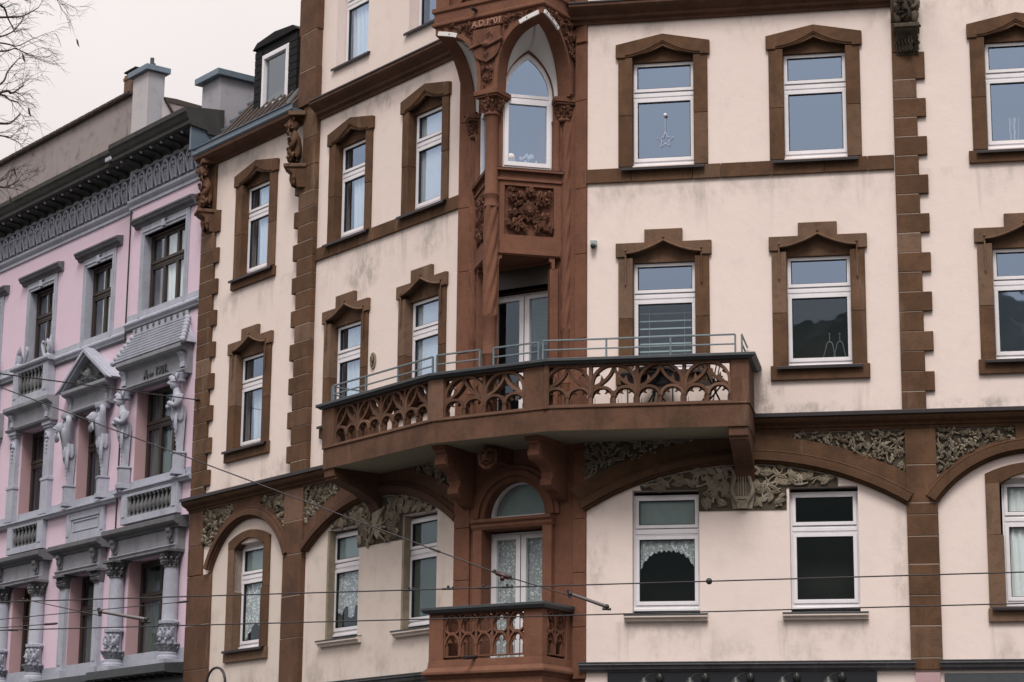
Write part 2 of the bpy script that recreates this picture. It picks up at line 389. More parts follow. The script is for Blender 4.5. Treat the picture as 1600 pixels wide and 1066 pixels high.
def offs(pts, hw):
    A, B = [], []
    for i, (u, z) in enumerate(pts):
        a = pts[max(i-1, 0)]; b = pts[min(i+1, len(pts)-1)]
        tx, tz = b[0]-a[0], b[1]-a[1]; l = math.hypot(tx, tz) or 1
        nx, nz = -tz/l*hw, tx/l*hw
        A.append((u+nx, z+nz)); B.append((u-nx, z-nz))
    return A, B
def spline(P, n=6):
    out = []
    for i in range(len(P)-1):
        p0, p1, p2, p3 = P[max(i-1, 0)], P[i], P[i+1], P[min(i+2, len(P)-1)]
        for k in range(n):
            t = k/n
            out.append(tuple(.5*((2*p1[j]) + (-p0[j]+p2[j])*t + (2*p0[j]-5*p1[j]+4*p2[j]-p3[j])*t*t + (-p0[j]+3*p1[j]-3*p2[j]+p3[j])*t**3) for j in range(len(p1))))
    out.append(tuple(P[-1])); return out
def arc3(c, hc, z0, rise, extra=0., n=24):
    """arc through (c-hc,z0) and (c+hc,z0) with the given rise; extra = concentric offset outwards"""
    r = (hc*hc + rise*rise)/(2*rise); zc = z0 + rise - r; a0 = math.asin(hc/r) if rise < hc else pi - math.asin(hc/r)
    return [(c + (r+extra)*sin(-a0 + 2*a0*i/n), zc + (r+extra)*cos(-a0 + 2*a0*i/n)) for i in range(n+1)]
def inside(poly, u, z):
    r = False; j = len(poly)-1
    for i in range(len(poly)):
        a, b = poly[i], poly[j]
        if (a[1] > z) != (b[1] > z) and u < (b[0]-a[0])*(z-a[1])/(b[1]-a[1]) + a[0]: r = not r
        j = i
    return r
def foliage(mb, fr, poly, n, size, d, h, lobes=1, seed=1, berries=.15, stems=True):
    rnd = random.Random(seed); us = [p[0] for p in poly]; zs = [p[1] for p in poly]; pts = []
    tries = 0
    while len(pts) < n and tries < n*60:
        tries += 1
        u, z = rnd.uniform(min(us), max(us)), rnd.uniform(min(zs), max(zs))
        if inside(poly, u, z) and all((u-a)**2 + (z-b)**2 > (size*.52)**2 for a, b in pts): pts.append((u, z))
    for u, z in pts:
        if rnd.random() < berries:
            for k in range(9):
                mb.ball(fr.p(u + rnd.uniform(-.5, .5)*size*.7, d + h*rnd.uniform(.4, .9), z + rnd.uniform(-.5, .5)*size*.8), size*.13, 6, 4)
            continue
        a = rnd.uniform(0, 2*pi); L = size*rnd.uniform(.75, 1.25)
        for k in range(40):
            if inside(poly, u + L*.85*cos(a), z + L*.85*sin(a)): break
            a = rnd.uniform(0, 2*pi); L *= .97
        mb.leaf(fr, u, z, d + rnd.uniform(0, h*.35), a, L, L*rnd.uniform(.21, .30), h*rnd.uniform(.7, 1.1), lobes, rnd.uniform(-.7, .7))
    if stems:
        for k in range(max(2, n//9)):
            if not pts: break
            u, z = rnd.choice(pts); a = rnd.uniform(0, 2*pi); P = []
            for i in range(9):
                if not inside(poly, u, z): break
                P.append(fr.p(u, d + h*.55, z)); u += size*.28*cos(a); z += size*.28*sin(a); a += rnd.uniform(-.2, .75)
            if len(P) > 2: mb.tube(P, size*.075, 5)
# ================================================================== the cream corner house
house = thing('cream_house', (0.04, 35.72, 0), 'cream plastered corner town house with brown sandstone trim, carved oriel and traceried balconies', 'house')

def ring(mb, fr, u0, u1, z0, z1, w, d0, d1, wb=None):
    wb = w if wb is None else wb
    mb.box(fr, u0, u1, d0, d1, z1 - w, z1); mb.box(fr, u0, u1, d0, d1, z0, z0 + wb)
    mb.box(fr, u0, u0 + w, d0, d1, z0 + wb, z1 - w); mb.box(fr, u1 - w, u1, d0, d1, z0 + wb, z1 - w)
def room(parent, fr, uc, hw, z0, z1, d, depth=.75):
    r = MB(); a, b = uc - hw - .05, uc + hw + .05
    for q in ([(a, d, z0-.05), (b, d, z0-.05), (b, d-depth, z0-.05), (a, d-depth, z0-.05)], [(a, d, z1+.05), (b, d, z1+.05), (b, d-depth, z1+.05), (a, d-depth, z1+.05)],
              [(a, d, z0-.05), (a, d-depth, z0-.05), (a, d-depth, z1+.05), (a, d, z1+.05)], [(b, d, z0-.05), (b, d-depth, z0-.05), (b, d-depth, z1+.05), (b, d, z1+.05)],
              [(a, d-depth, z0-.05), (b, d-depth, z0-.05), (b, d-depth, z1+.05), (a, d-depth, z1+.05)]):
        r.add([fr.p(*x) for x in q], [(0, 1, 2, 3)])
    return r.build('interior', 'room', parent)
def sash_window(fr, uc, z0, z1, hw=.525, d=-.14, gl='glass', up=True, low_gl=None):
    """white plastic window: one wide light above a transom, one tall light below"""
    w = MB().mat('white')
    ring(w, fr, uc-hw, uc+hw, z0, z1, .045, d-.08, d, .075)
    zt = z1 - .53
    w.box(fr, uc-hw+.045, uc+hw-.045, d-.08, d-.001, zt-.105, zt)
    w.box(fr, uc-hw+.03, uc+hw-.03, d-.001, d+.010, zt-.082, zt-.024)
    ring(w, fr, uc-hw+.034, uc+hw-.034, zt+.007, z1-.034, .052, d-.06, d+.018)
    ring(w, fr, uc-hw+.034, uc+hw-.034, z0+.070, zt-.112, .058, d-.06, d+.018)
    w.box(fr, uc-hw-.01, uc+hw+.01, d-.06, d+.03, z0-.02, z0+.02)
    w.mat('black')
    ring(w, fr, uc-hw+.086, uc+hw-.086, zt+.059, z1-.086, .012, d-.05, d+.004)
    ring(w, fr, uc-hw+.092, uc+hw-.092, z0+.128, zt-.170, .012, d-.05, d+.004)
    f = w.build('window', None, house, .004)
    MB().box(fr, uc-hw+.09, uc+hw-.09, d-.030, d-.022, zt+.06, z1-.09).build('pane', gl, f)
    MB().box(fr, uc-hw+.095, uc+hw-.095, d-.030, d-.022, z0+.13, zt-.172).build('pane', low_gl or gl, f)
    room(f, fr, uc, hw, z0, z1, d-.09)
    return f
def ogee(s, zs, za, n=9, pw=1.7):
    L = []
    for i in range(n+1):
        t = i/n; L.append((-s + s*t, zs + (za-zs)*(t**pw)))
    return L + [(-u, z) for u, z in reversed(L[:-1])]
def gable_surround(fr, uc, z0, zt, w, f, block=False):
    """brown sandstone surround of the second floor (gabled head) or first floor (stepped head), ogee carved over the light"""
    jw = w - .04; mb = MB().mat('brown')
    inn = .50 if w > .72 else .49
    zm = zt - .62
    for s in (-1, 1):                         # jamb in two stones
        a, b = sorted((uc + s*inn, uc + s*jw))
        mb.box(fr, a, b, -.15, .035, z0-.02, zm - .35); mb.box(fr, a, b, -.15, .038, zm-.347, zt+.03)
    zb = zt + (.045 if block else .025); zl = zb + .23
    top = [(-w, zb), (-w, zl), (-.305, zl), (-.305, zl+.215), (.305, zl+.215), (.305, zl), (w, zl), (w, zb)] if block else [(-w, zb), (-w, zl), (0, zl+.155), (w, zl), (w, zb)]
    s, zs, za = min(.61, jw-.1), zt + (.10 if block else .065), zt + (.30 if block else .29)
    og = ogee(s, zs, za)
    poly = top + [(s, zb)] + list(reversed(og)) + [(-s, zb)]
    mb.prism(fr, [(uc+u, z) for u, z in poly], -.10, .065)
    mb.prism(fr, [(uc+u, z) for u, z in [(-s-.02, zt-.03)] + [(u*1.02, z+.01) for u, z in og] + [(s+.02, zt-.03)]], -.16, -.075)
    if block:
        for dz, r in ((.0, .020),): mb.tube([fr.p(uc+u, .07, z+dz) for u, z in og], r, 6)
        for sg in (-1, 1):
            mb.tube([fr.p(uc+sg*s, .062, zs), fr.p(uc+sg*s, .062, zt-.42)], .016, 6)
            mb.ball(fr.p(uc+sg*s, .07, zs+.05), .02)
        mb.ball(fr.p(uc, .075, za+.05), .02)
        mb.box(fr, uc-w, uc+w, -.14, .06, z0-.25, z0-.02)
    else:
        A, B = offs(og, .028); mb.band(fr, [(uc+u, z) for u, z in A], [(uc+u, z) for u, z in B], 0, .05)
        A, B = offs([(u*.8, zs+.02+(z-zs)*.62) for u, z in og], .02); mb.band(fr, [(uc+u, z) for u, z in A], [(uc+u, z) for u, z in B], -.01, .038)
    return mb.build('stone_surround', None, f, .008)
def metal_sill(fr, uc, z, w, f, out=.13):
    mb = MB().mat('metal'); mb.profile(fr, [(-.13, z+.045), (-.13, z+.03), (out-.02, z-.01), (out-.02, z-.045), (out, z-.045), (out, z+.0)], uc-w, uc+w)
    return mb.build('sill', None, f, .003)
def flat_sill(fr, uc, z0, z1, w, f):
    mb = MB().mat('cream_old'); mb.profile(fr, [(-.13, z1), (.12, z1-.02), (.12, z1-.06), (.075, z1-.075), (.07, z0), (-.05, z0)], uc-w, uc+w)
    mb.mat('zincdark').profile(fr, [(-.13, z1+.025), (.128, z1-.008), (.128, z1-.03), (.124, z1-.03), (.120, z1-.017), (-.13, z1+.012)], uc-w-.004, uc+w+.004)
    return mb.build('sill', None, f, .006)

# ---- windows: (frame, centre u, half width of the stone)
win = {}
for k, (fr, uc, w) in enumerate([(FR, 2.42, .77), (FR, 4.87, .77), (FR, 8.06, .77), (FL, -2.585, .735), (FL, -4.945, .745), (FL, -8.245, .80)]):
    hw = .525 if w > .76 else .50
    if w > .79: hw = .53
    f = sash_window(fr, uc, 12.77, 14.555, hw); win['A%d' % k] = f
    gable_surround(fr, uc, 12.74, 14.555, w, f); metal_sill(fr, uc, 12.68, w-.09 if fr is FR else w-.03, f)
    g = sash_window(fr, uc, 9.36, 11.16, hw, low_gl='glassdark' if k in (0, 1) else None); win['B%d' % k] = g
    gable_surround(fr, uc, 9.36, 11.16, w, g, True); metal_sill(fr, uc, 9.315, w-.10 if fr is FR else w-.03, g)
for k, (fr, uc, gl) in enumerate([(FR, 2.43, 'glassdark'), (FR, 4.875, 'glassdark'), (FL, -2.545, 'glassdark'), (FL, -4.86, 'glassdark')]):
    f = sash_window(fr, uc, 5.57, 7.365, .525 if fr is FR else .50, gl=gl); win['G%d' % k] = f
    flat_sill(fr, uc, 5.375, 5.49, .645, f)
# arched stone surround windows of the bel etage (left bay and far right)
for k, (fr, uc) in enumerate([(FL, -8.02), (FR, 8.06)]):
    f = sash_window(fr, uc, 5.57, 7.46, .50, gl='glassdark'); win['S%d' % k] = f
    mb = MB().mat('brown'); top = arc3(uc, .74, 7.56, .17, 0, 12); inn = arc3(uc, .49, 7.42, .16, 0, 12)
    mb.band(fr, top, [(u, z) for u, z in inn], -.15, .05)
    for s in (-1, 1):
        a, b = sorted((uc + s*.49, uc + s*.74)); a2, b2 = sorted((uc + s*.53, uc + s*.74))
        mb.box(fr, a2, b2, -.15, .047, 6.62, 7.45); mb.box(fr, a, b, -.15, .05, 5.5, 6.617)
        mb.prism(fr, [(uc+s*.49, 7.41), (uc+s*.74, 7.41), (uc+s*.74, 7.565), (uc+s*.6, 7.5)], -.15, .049)
    mb.box(fr, uc-.76, uc+.76, -.14, .06, 5.31, 5.51)
    mb.build('stone_surround', None, f, .008)
    MB().mat('whitep').prism(fr, [(uc-.5, 7.44)] + list(inn) + [(uc+.5, 7.44)], -.22, -.13).build('head_panel', None, f)
    metal_sill(fr, uc, 5.52, .70, f)
# attic windows left of the oriel, plain reveals
for k, uc in enumerate((-5.03, -2.66)):
    f = sash_window(FL, uc, 16.12, 17.95, .52, d=-.2); win['T%d' % k] = f
    metal_sill(FL, uc, 16.09, .62, f, .06)

# ---- walls
def rect(a, b, z0, z1): return [(a, z0), (b, z0), (b, z1), (a, z1)]
def ogee_hole(uc, z0, z1): return [(uc-.53, z0), (uc+.53, z0), (uc+.53, z1-.04), (uc+.63, z1-.04), (uc+.63, z1+.07), (uc+.3, z1+.19), (uc, z1+.275), (uc-.3, z1+.19), (uc-.63, z1+.07), (uc-.63, z1-.04), (uc-.53, z1-.04)]
holesL = [ogee_hole(uc, z0, z1) for uc in (-2.585, -4.945, -8.245) for z0, z1 in ((9.33, 11.2), (12.74, 14.58))]
holesL += [rect(uc-.5, uc+.5, 5.49, 7.41) for uc in (-2.545, -4.86)] + [rect(-8.55, -7.49, 5.49, 7.5)]
holesL += [rect(uc-.53, uc+.53, 16.08, 17.98) for uc in (-5.03, -2.66)]
MB().prism(FL, [(-10.22, 0), (-1.46, 0), (-1.46, 18.9), (-6.62, 18.9), (-6.62, 15.45), (-10.22, 15.45)], -.34, 0, holesL).build('plaster_wall', 'creamL', house)
holesR = [ogee_hole(uc, z0, z1) for uc in (2.42, 4.87, 8.06) for z0, z1 in ((9.33, 11.2), (12.74, 14.58))]
holesR += [rect(uc-.525, uc+.525, 5.49, 7.43) for uc in (2.43, 4.875)] + [rect(7.53, 8.59, 5.49, 7.5)]
MB().prism(FR, [(1.165, 0), (11.0, 0), (11.0, 18.9), (1.165, 18.9)], -.34, 0, holesR).build('plaster_wall', 'creamR', house)
# mansard roof behind the parapet and the flank above the lower left bay
a, b, c, d_, e = FL.p(-6.6, 0, 0), isect(FL, 0, FR, 0), FR.p(11, 0, 0), FR.p(11, -9, 0), FL.p(-6.6, -9, 0)
rf = MB().mat('tile')
P = [(a.x, a.y, 18.9), (b.x, b.y, 18.9), (c.x, c.y, 18.9), (d_.x, d_.y, 18.9), (e.x, e.y, 18.9)]
ctr = Vector((sum(p[0] for p in P)/5, sum(p[1] for p in P)/5, 0))
Q = [(ctr.x + (p[0]-ctr.x)*.72, ctr.y + (p[1]-ctr.y)*.72, 22.0) for p in P]
rf.add(P + Q, [(i, (i+1) % 5, 5+(i+1) % 5, 5+i) for i in range(5)] + [(5, 6, 7, 8, 9), (4, 3, 2, 1, 0)]); rf.build('roof', None, house)
MB().box(FL, -6.62, -6.3, -8.9, -.34, 14.0, 18.9).build('flank_wall', 'cream', house)
# weathered lower storey plaster (bel etage), a skin of its own inside the arches
arcL, arcS, arcR, arcF = (-3.735, 2.27, 7.10, .73), (-8.035, 1.335, 7.08, .86), (3.645, 2.49, 7.10, .70), (8.06, 1.455, 7.12, .75)
for fr, (c, hc, z0, rise), holes in ((FL, arcL, [rect(uc-.5, uc+.5, 5.49, 7.41) for uc in (-2.545, -4.86)]), (FL, arcS, [rect(-8.55, -7.49, 5.49, 7.5)])):
    A = arc3(c, hc, z0, rise)
    MB().prism(fr, [(c-hc, 4.74), (c+hc, 4.74)] + list(reversed(A)), .0, .006, holes).build('weathered_plaster', 'cream_old', house)
for u in (-5.363, -3.048): MB().mat('relief').box(FL, u, u+.06, -.13, .012, 5.5, 7.40).build('window_jamb', None, house)

# ---- arcade of brown stone over the bel etage
def arcade(fr, c, hc, z0, rise, mat, ext=.44, n=28):
    I = arc3(c, hc, z0, rise, 0, n); E = arc3(c, hc, z0, rise, ext, n); m1 = arc3(c, hc, z0, rise, .19, n); m0 = arc3(c, hc, z0, rise, .02, n)
    lim = lambda L: [(u, z) for u, z in L]
    mb = MB().mat(mat); mb.band(fr, lim(E), lim(I), -.03, .055)
    mb.band(fr, m1, m0, .05, .10)
    m2 = arc3(c, hc, z0, rise, .155, n); m3 = arc3(c, hc, z0, rise, .05, n); mb.band(fr, m2, m3, .095, .145)
    m2 = arc3(c, hc, z0, rise, .205, n); mb.tube([fr.p(u, .075, z) for u, z in m2], .020, 6)
    return mb.build('arch', None, house, .006)
arcade(FR, *arcR, 'brown'); arcade(FL, *arcL, 'brownred'); arcade(FL, *arcS, 'brownred', .28); arcade(FR, *arcF, 'brown', .26)
def spandrel(fr, arcp, ext, u0, u1, left, mat, seed, n, size=.17):
    """carved leaf panel between pier, cornice and arch"""
    c, hc, z0, rise = arcp; r_ = (hc*hc+rise*rise)/(2*rise); zz = lambda u: z0+rise-r_ + math.sqrt(max(0, (r_+ext-.02)**2-(u-c)**2)); E = [(u0+(u1-u0)*i/40, max(7.58, min(8.255, zz(u0+(u1-u0)*i/40)))) for i in range(41)]
    poly = [(u, z+.015) for u, z in E] + ([(u1, 8.27), (u0, 8.27)] if not left else [(u1, 8.27), (u0, 8.27)])
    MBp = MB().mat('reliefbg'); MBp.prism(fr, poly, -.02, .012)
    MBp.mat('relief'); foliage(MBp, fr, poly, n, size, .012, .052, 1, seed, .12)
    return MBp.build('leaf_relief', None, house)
spandrel(FR, arcR, .44, 4.47, 6.145, False, 'relief', 3, 120, .15); spandrel(FR, arcR, .44, 1.15, 2.80, True, 'relief', 4, 110, .15)
spandrel(FR, arcF, .26, 6.60, 7.80, True, 'relief', 5, 80, .15); spandrel(FL, arcL, .44, -6.40, -5.02, True, 'relief', 6, 110, .15)
spandrel(FL, arcL, .44, -2.60, -1.62, False, 'relief', 61, 60)
spandrel(FL, arcS, .28, -9.76, -8.62, True, 'relief', 7, 90, .14); spandrel(FL, arcS, .28, -7.62, -6.70, False, 'relief', 8, 70, .14)
kb = lambda m_, fr, L: MB().mat(m_).prism(fr, L, -.02, .05).build('keystone_band', None, house, .006)
cen = [p for p in arc3(*arcR, .43, 60) if 2.80 <= p[0] <= 4.47]
kb('brown', FR, cen + [(4.47, 8.29), (2.80, 8.29)])
cen = [p for p in arc3(*arcF, .25, 60) if 7.8 <= p[0] <= 8.4]; kb('brown', FR, cen + [(8.4, 8.29), (7.8, 8.29)])
cen = [p for p in arc3(*arcL, .43, 60) if -5.02 <= p[0] <= -2.6]; kb('brownred', FL, cen + [(-2.6, 8.29), (-5.02, 8.29)])
cen = [p for p in arc3(*arcS, .27, 60) if -8.62 <= p[0] <= -7.62]; kb('brownred', FL, cen + [(-7.62, 8.29), (-8.62, 8.29)])

def blocks(fr, spec, mat, d=.055, name='quoin', mort=True):
    """one pier of separately cut stones: spec = [(u0,u1,z0,z1)]"""
    mb = MB().mat('mortar')
    if mort:
        mb.box(fr, max(s[0] for s in spec)+.01, min(s[1] for s in spec)-.01, -.02, d-.007, min(s[2] for s in spec)+.01, max(s[3] for s in spec)-.01)
    mb.mat(mat); rnd = random.Random(len(spec))
    for u0, u1, z0, z1 in spec: mb.box(fr, u0, u1, -.03, d + rnd.uniform(-.004, .004), z0+.005, z1-.005)
    return mb.build(name, None, house, .009)
def quoins(u_in, u_nar, u_wid, ztop, zfirst, zbot, step=.317):
    L = [(u_in, u_wid, zfirst, ztop)]; z = zfirst; k = 0
    while z > zbot + .05:
        zn = max(z - step, zbot); L.append((u_in, u_nar if k % 2 == 0 else u_wid, zn, z)); z = zn; k += 1
    return [(min(a, b), max(a, b), c, d) for a, b, c, d in L]
blocks(FR, quoins(6.11, 6.48, 6.62, 14.40, 13.94, 8.56), 'brown', .06)
blocks(FL, quoins(-6.03, -6.57, -6.715, 14.36, 13.86, 8.56), 'brown', .10)
blocks(FL, quoins(-10.27, -9.755, -9.595, 14.28, 13.83, 8.56), 'brown', .06)
# upper pilaster above the mid quoin, weathered, past the lower roof
blocks(FL, [(-6.64, -6.03, 15.56, 16.25), (-6.62, -6.04, 16.25, 17.0), (-6.66, -6.02, 17.0, 17.75), (-6.62, -6.04, 17.75, 18.8)], 'brownred', .14)
blocks(FL, [(-6.50, -6.03, 14.36, 14.9), (-6.50, -6.03, 14.9, 15.56)], 'brown', .085); blocks(FL, [(-10.27, -9.80, 14.28, 15.3)], 'brown', .05)
blocks(FR, [(6.11, 6.52, 14.40, 14.9), (6.11, 6.52, 14.9, 18.8)], 'brown', .05)
# piers of the bel etage
def pier(u0, u1, cuts): return [(u0, u1, cuts[i], cuts[i+1]) for i in range(len(cuts)-1)]
blocks(FR, pier(6.135, 6.605, [4.60, 4.78, 5.26, 5.72, 6.19, 6.62, 6.95, 7.13, 7.72, 8.285]), 'brown', .075, 'pier')
blocks(FL, pier(-6.72, -6.09, [0, 1, 2, 3, 4, 4.8, 5.6, 6.35, 7.1, 7.7, 8.285]), 'brownred', .10, 'pier')
blocks(FL, pier(-10.27, -9.37, [0, 1, 2, 3, 4, 4.7, 5.25, 6.1, 7.05]), 'brownred', .05, 'pier'); blocks(FL, pier(-10.27, -9.74, [7.05, 7.62, 8.285]), 'brownred', .05, 'pier')
MB().mat('brownred').prism(FL, [(-9.36, 5.0), (-9.37, 4.7), (-9.50, 4.7), (-9.50, 7.08), (-9.37, 7.08)], -.02, .03).build('pier', None, house)

# ---- string course and cornices
for fr, cuts in ((FR, [1.12, 1.9, 2.9, 3.35, 4.15, 5.0, 5.68, 6.10]), (FL, [-6.02, -5.55, -4.6, -4.1, -3.3, -2.3, -1.9, -1.42])):
    s_ = MB().mat('brown')
    for i in range(len(cuts)-1): s_.box(fr, cuts[i]+.003, cuts[i+1]-.003, -.02, .045, 12.47, 12.705)
    s_.build('string_course', None, house, .006)
for uc, fr in ((-8.245, FL), (8.06, FR)): MB().mat('brown').box(fr, uc-.80, uc+.80, -.14, .06, 12.50, 12.70).build('sill_block', None, house, .008)
prof = [(-.02, 8.285), (.05, 8.285), (.07, 8.33), (.11, 8.345), (.115, 8.37), (.20, 8.41), (.235, 8.45), (.235, 8.50), (.255, 8.505), (.255, 8.53), (-.02, 8.545)]
zt_ = [(-.02, 8.562), (.275, 8.548), (.275, 8.485), (.258, 8.485), (.258, 8.535), (-.02, 8.548)]  # zinc edge, made thicker and blacker to take in its shadow line
eL = FL.p(-10.3, 0, 0); eL2 = FL.p(-3.85, 0, 0)
for fr, u0, u1 in ((FL, -10.3, -3.8), (FR, 3.75, 11)):
    c_ = MB().mat('brown'); c_.profile(fr, prof, u0, u1); c_.mat('metal').profile(fr, zt_, u0-.005, u1+.005)
    c_.build('cornice', None, house, .004)
prof2 = [(-.02, 15.20), (.045, 15.20), (.06, 15.25), (.12, 15.275), (.13, 15.32), (.24, 15.40), (.275, 15.44), (.275, 15.50), (-.02, 15.52)]
zt2 = [(-.02, 15.545), (.29, 15.520), (.29, 15.49), (.278, 15.49), (.278, 15.505), (-.02, 15.525)]
for fr, u0, u1 in ((FL, -6.03, -1.25), (FR, .9, 6.11)):
    c_ = MB().mat('brownred'); c_.profile(fr, prof2, u0, u1); c_.mat('metal').profile(fr, zt2, u0, u1); c_.build('cornice', None, house, .004)
# eaves of the lower left bay: stone moulding, zinc box gutter
c_ = MB().mat('brownred'); c_.profile(FL, [(-.02, 15.27), (.05, 15.27), (.08, 15.31), (.24, 15.36), (.30, 15.40), (.31, 15.47), (-.02, 15.47)], -10.25, -6.52)
c_.mat('zinc').profile(FL, [(-.02, 15.471), (.315, 15.471), (.34, 15.50), (.34, 15.60), (.37, 15.605), (.37, 15.62), (.325, 15.62), (.325, 15.52), (-.02, 15.52)], -10.3, -6.52)
c_.build('gutter', None, house, .004)
# steep tiled roof of the left bay
r_ = MB().mat('tile'); r_.profile(FL, [(.30, 15.53), (-2.6, 18.9), (-2.8, 18.8), (-.05, 15.5)], -9.75, -6.64)
r_.mat('zinc')
for i in range(16):
    t = i/15; d_, z_ = .30 - 2.9*t, 15.53 + 3.37*t
    r_.mat('tile').box(FL, -9.7, -6.66, d_-.16, d_-.0, z_+.01, z_+.045)
    if i < 14: r_.mat('zinc').box(FL, -9.92 , -9.62, d_-.19, d_+.0, z_+.03, z_+.07)
for k in range(12):
    u = -9.55 + k*.26
    r_.mat('tile').tube([FL.p(u, .30, 15.56), FL.p(u, -2.55, 18.9)], .035, 5)
r_.build('roof', None, house)
# dormer: slate cheeks, zinc lid, white casement
dm = MB().mat('slate'); u0, u1 = -8.93, -7.36
dm.box(FL, u0, u0+.26, -2.4, -.26, 15.9, 17.46); dm.box(FL, u1-.30, u1, -2.4, -.26, 15.9, 17.46); dm.box(FL, u0+.26, u1-.30, -2.4, -.26, 17.28, 17.46); dm.box(FL, u0+.26, u1-.30, -2.4, -.26, 15.9, 16.06)
for k in range(10):
    for a, b in ((u0-.004, u0+.262), (u1-.302, u1+.004)): dm.box(FL, a, b, -.27, -.245, 15.92+k*.15, 16.055+k*.15)
    dm.box(FL, u1-.01, u1+.008, -2.3, -.255, 15.92+k*.15, 16.06+k*.15)
dob = dm.build('dormer', None, house)
lid = MB().mat('slate'); top = [(u0-.05, 17.46), (u0+.12, 17.58), ((u0+u1)/2, 17.64), (u1-.12, 17.58), (u1+.05, 17.46)]
lid.prism(FL, top, -2.5, -.20); lid.build('roof_lid', None, dob, .006)
w = MB().mat('white'); ring(w, FL, u0+.26, u1-.30, 16.06, 17.28, .06, -.34, -.25, .10); ring(w, FL, u0+.30, u1-.34, 16.14, 17.24, .06, -.33, -.235)
w.build('casement', None, dob, .004)
MB().box(FL, u0+.33, u1-.37, -.31, -.30, 16.17, 17.21).build('pane', 'glassold', dob)
room(dob, FL, (u0+u1)/2, .48, 16.06, 17.25, -.36)
MB().mat('zincdark').profile(FL, [(-.2, 16.06), (-.2, 16.04), (.1, 15.74), (.12, 15.74)], u0+.2, u1-.2).build('apron', None, dob)
# small zinc hatch beside the dormer
MB().mat('zincdark').tube([FL.p(-7.05, .1, 15.75), FL.p(-7.0, -.05, 16.0), FL.p(-6.85, -.2, 16.2), FL.p(-6.7, -.3, 16.25)], .06, 8).build('vent_pipe', None, house)
# party wall between the two houses
pw = MB().mat('chimneydark'); pw.box(FL, -10.98, -10.24, -5.5, -.22, 12, 17.30); pw.build('party_wall', None, house, .01)
MB().mat('zinc').box(FL, -11.1, -10.14, -5.6, -.10, 17.30, 17.43).build('wall_cap', None, house, .006)
pw = MB().mat('chimney'); pw.box(FL, -10.1, -9.1, -4.6, -3.2, 17.3, 20.3); pw.mat('zinc').box(FL, -10.25, -8.95, -4.75, -3.05, 20.3, 20.45); pw.build('chimney', None, house, .01)

# ---- grotesque figures on corbels at the heads of the quoins
def skin_obj(name, verts, edges, radii, mat, parent, sub=1, root=0):
    lo = Vector((sum(v[0] for v in verts)/len(verts), sum(v[1] for v in verts)/len(verts), min(v[2] for v in verts)))
    me = bpy.data.meshes.new(name); me.from_pydata([Vector(v)-lo for v in verts], edges, [])
    o = bpy.data.objects.new(name, me); COL.objects.link(o)
    sk = o.modifiers.new('skin', 'SKIN'); sk.use_smooth_shade = True
    if not me.skin_vertices: 
        bm = bmesh.new(); bm.from_mesh(me); bm.verts.layers.skin.verify(); bm.to_mesh(me); bm.free()
    for i, r in enumerate(radii):
        me.skin_vertices[0].data[i].radius = (r, r) if isinstance(r, (int, float)) else r
        me.skin_vertices[0].data[i].use_root = (i == root)
    if sub: 
        s = o.modifiers.new('sub', 'SUBSURF'); s.levels = sub; s.render_levels = sub
    # bake the modifiers into a plain mesh
    dg = bpy.context.evaluated_depsgraph_get(); ev = o.evaluated_get(dg); m2 = bpy.data.meshes.new_from_object(ev)
    o.modifiers.clear(); o.data = m2; m2.materials.clear(); m2.materials.append(M[mat])
    for p in m2.polygons: p.use_smooth = True
    ORG[o] = lo
    if parent is not None: o.parent = parent; o.location = lo - ORG[parent]
    else: o.location = lo
    return o
def head(mb, fr, u, d, z, r, turn=0., beard=False):
    """carved head: skull, brow, nose, eye hollows, mouth, chin"""
    n, m = 30, 24; V = []; f2 = fr.sub(u, d, turn)
    for j in range(m+1):
        a = pi*j/m
        for k in range(n):
            b = 2*pi*k/n; x, y, zz = sin(a)*sin(b), sin(a)*cos(b), cos(a)
            X, Y, Z = x*r*.78, y*r*.92, zz*r*1.12
            if y > 0:
                front = max(0, y)**2
                Y += r*.48*front*math.exp(-((x/.16)**2)) * math.exp(-((zz+.02)/.26)**2)          # nose
                Y += r*.10*math.exp(-((zz-.28)/.12)**2)*front                                    # brow
                Y -= r*.30*front*(math.exp(-(((abs(x)-.32)/.15)**2 + ((zz-.10)/.11)**2)))          # eyes
                Y -= r*.26*front*math.exp(-((x/.26)**2 + ((zz+.45)/.06)**2))                     # mouth
                Y += r*(.22 if beard else .12)*math.exp(-((x/.3)**2 + ((zz+.75)/.22)**2))
            V.append(f2.p(X, Y, z + Z))
    mb.add(V, [(j*n+k, j*n+(k+1) % n, (j+1)*n+(k+1) % n, (j+1)*n+k) for j in range(m) for k in range(n)], True)
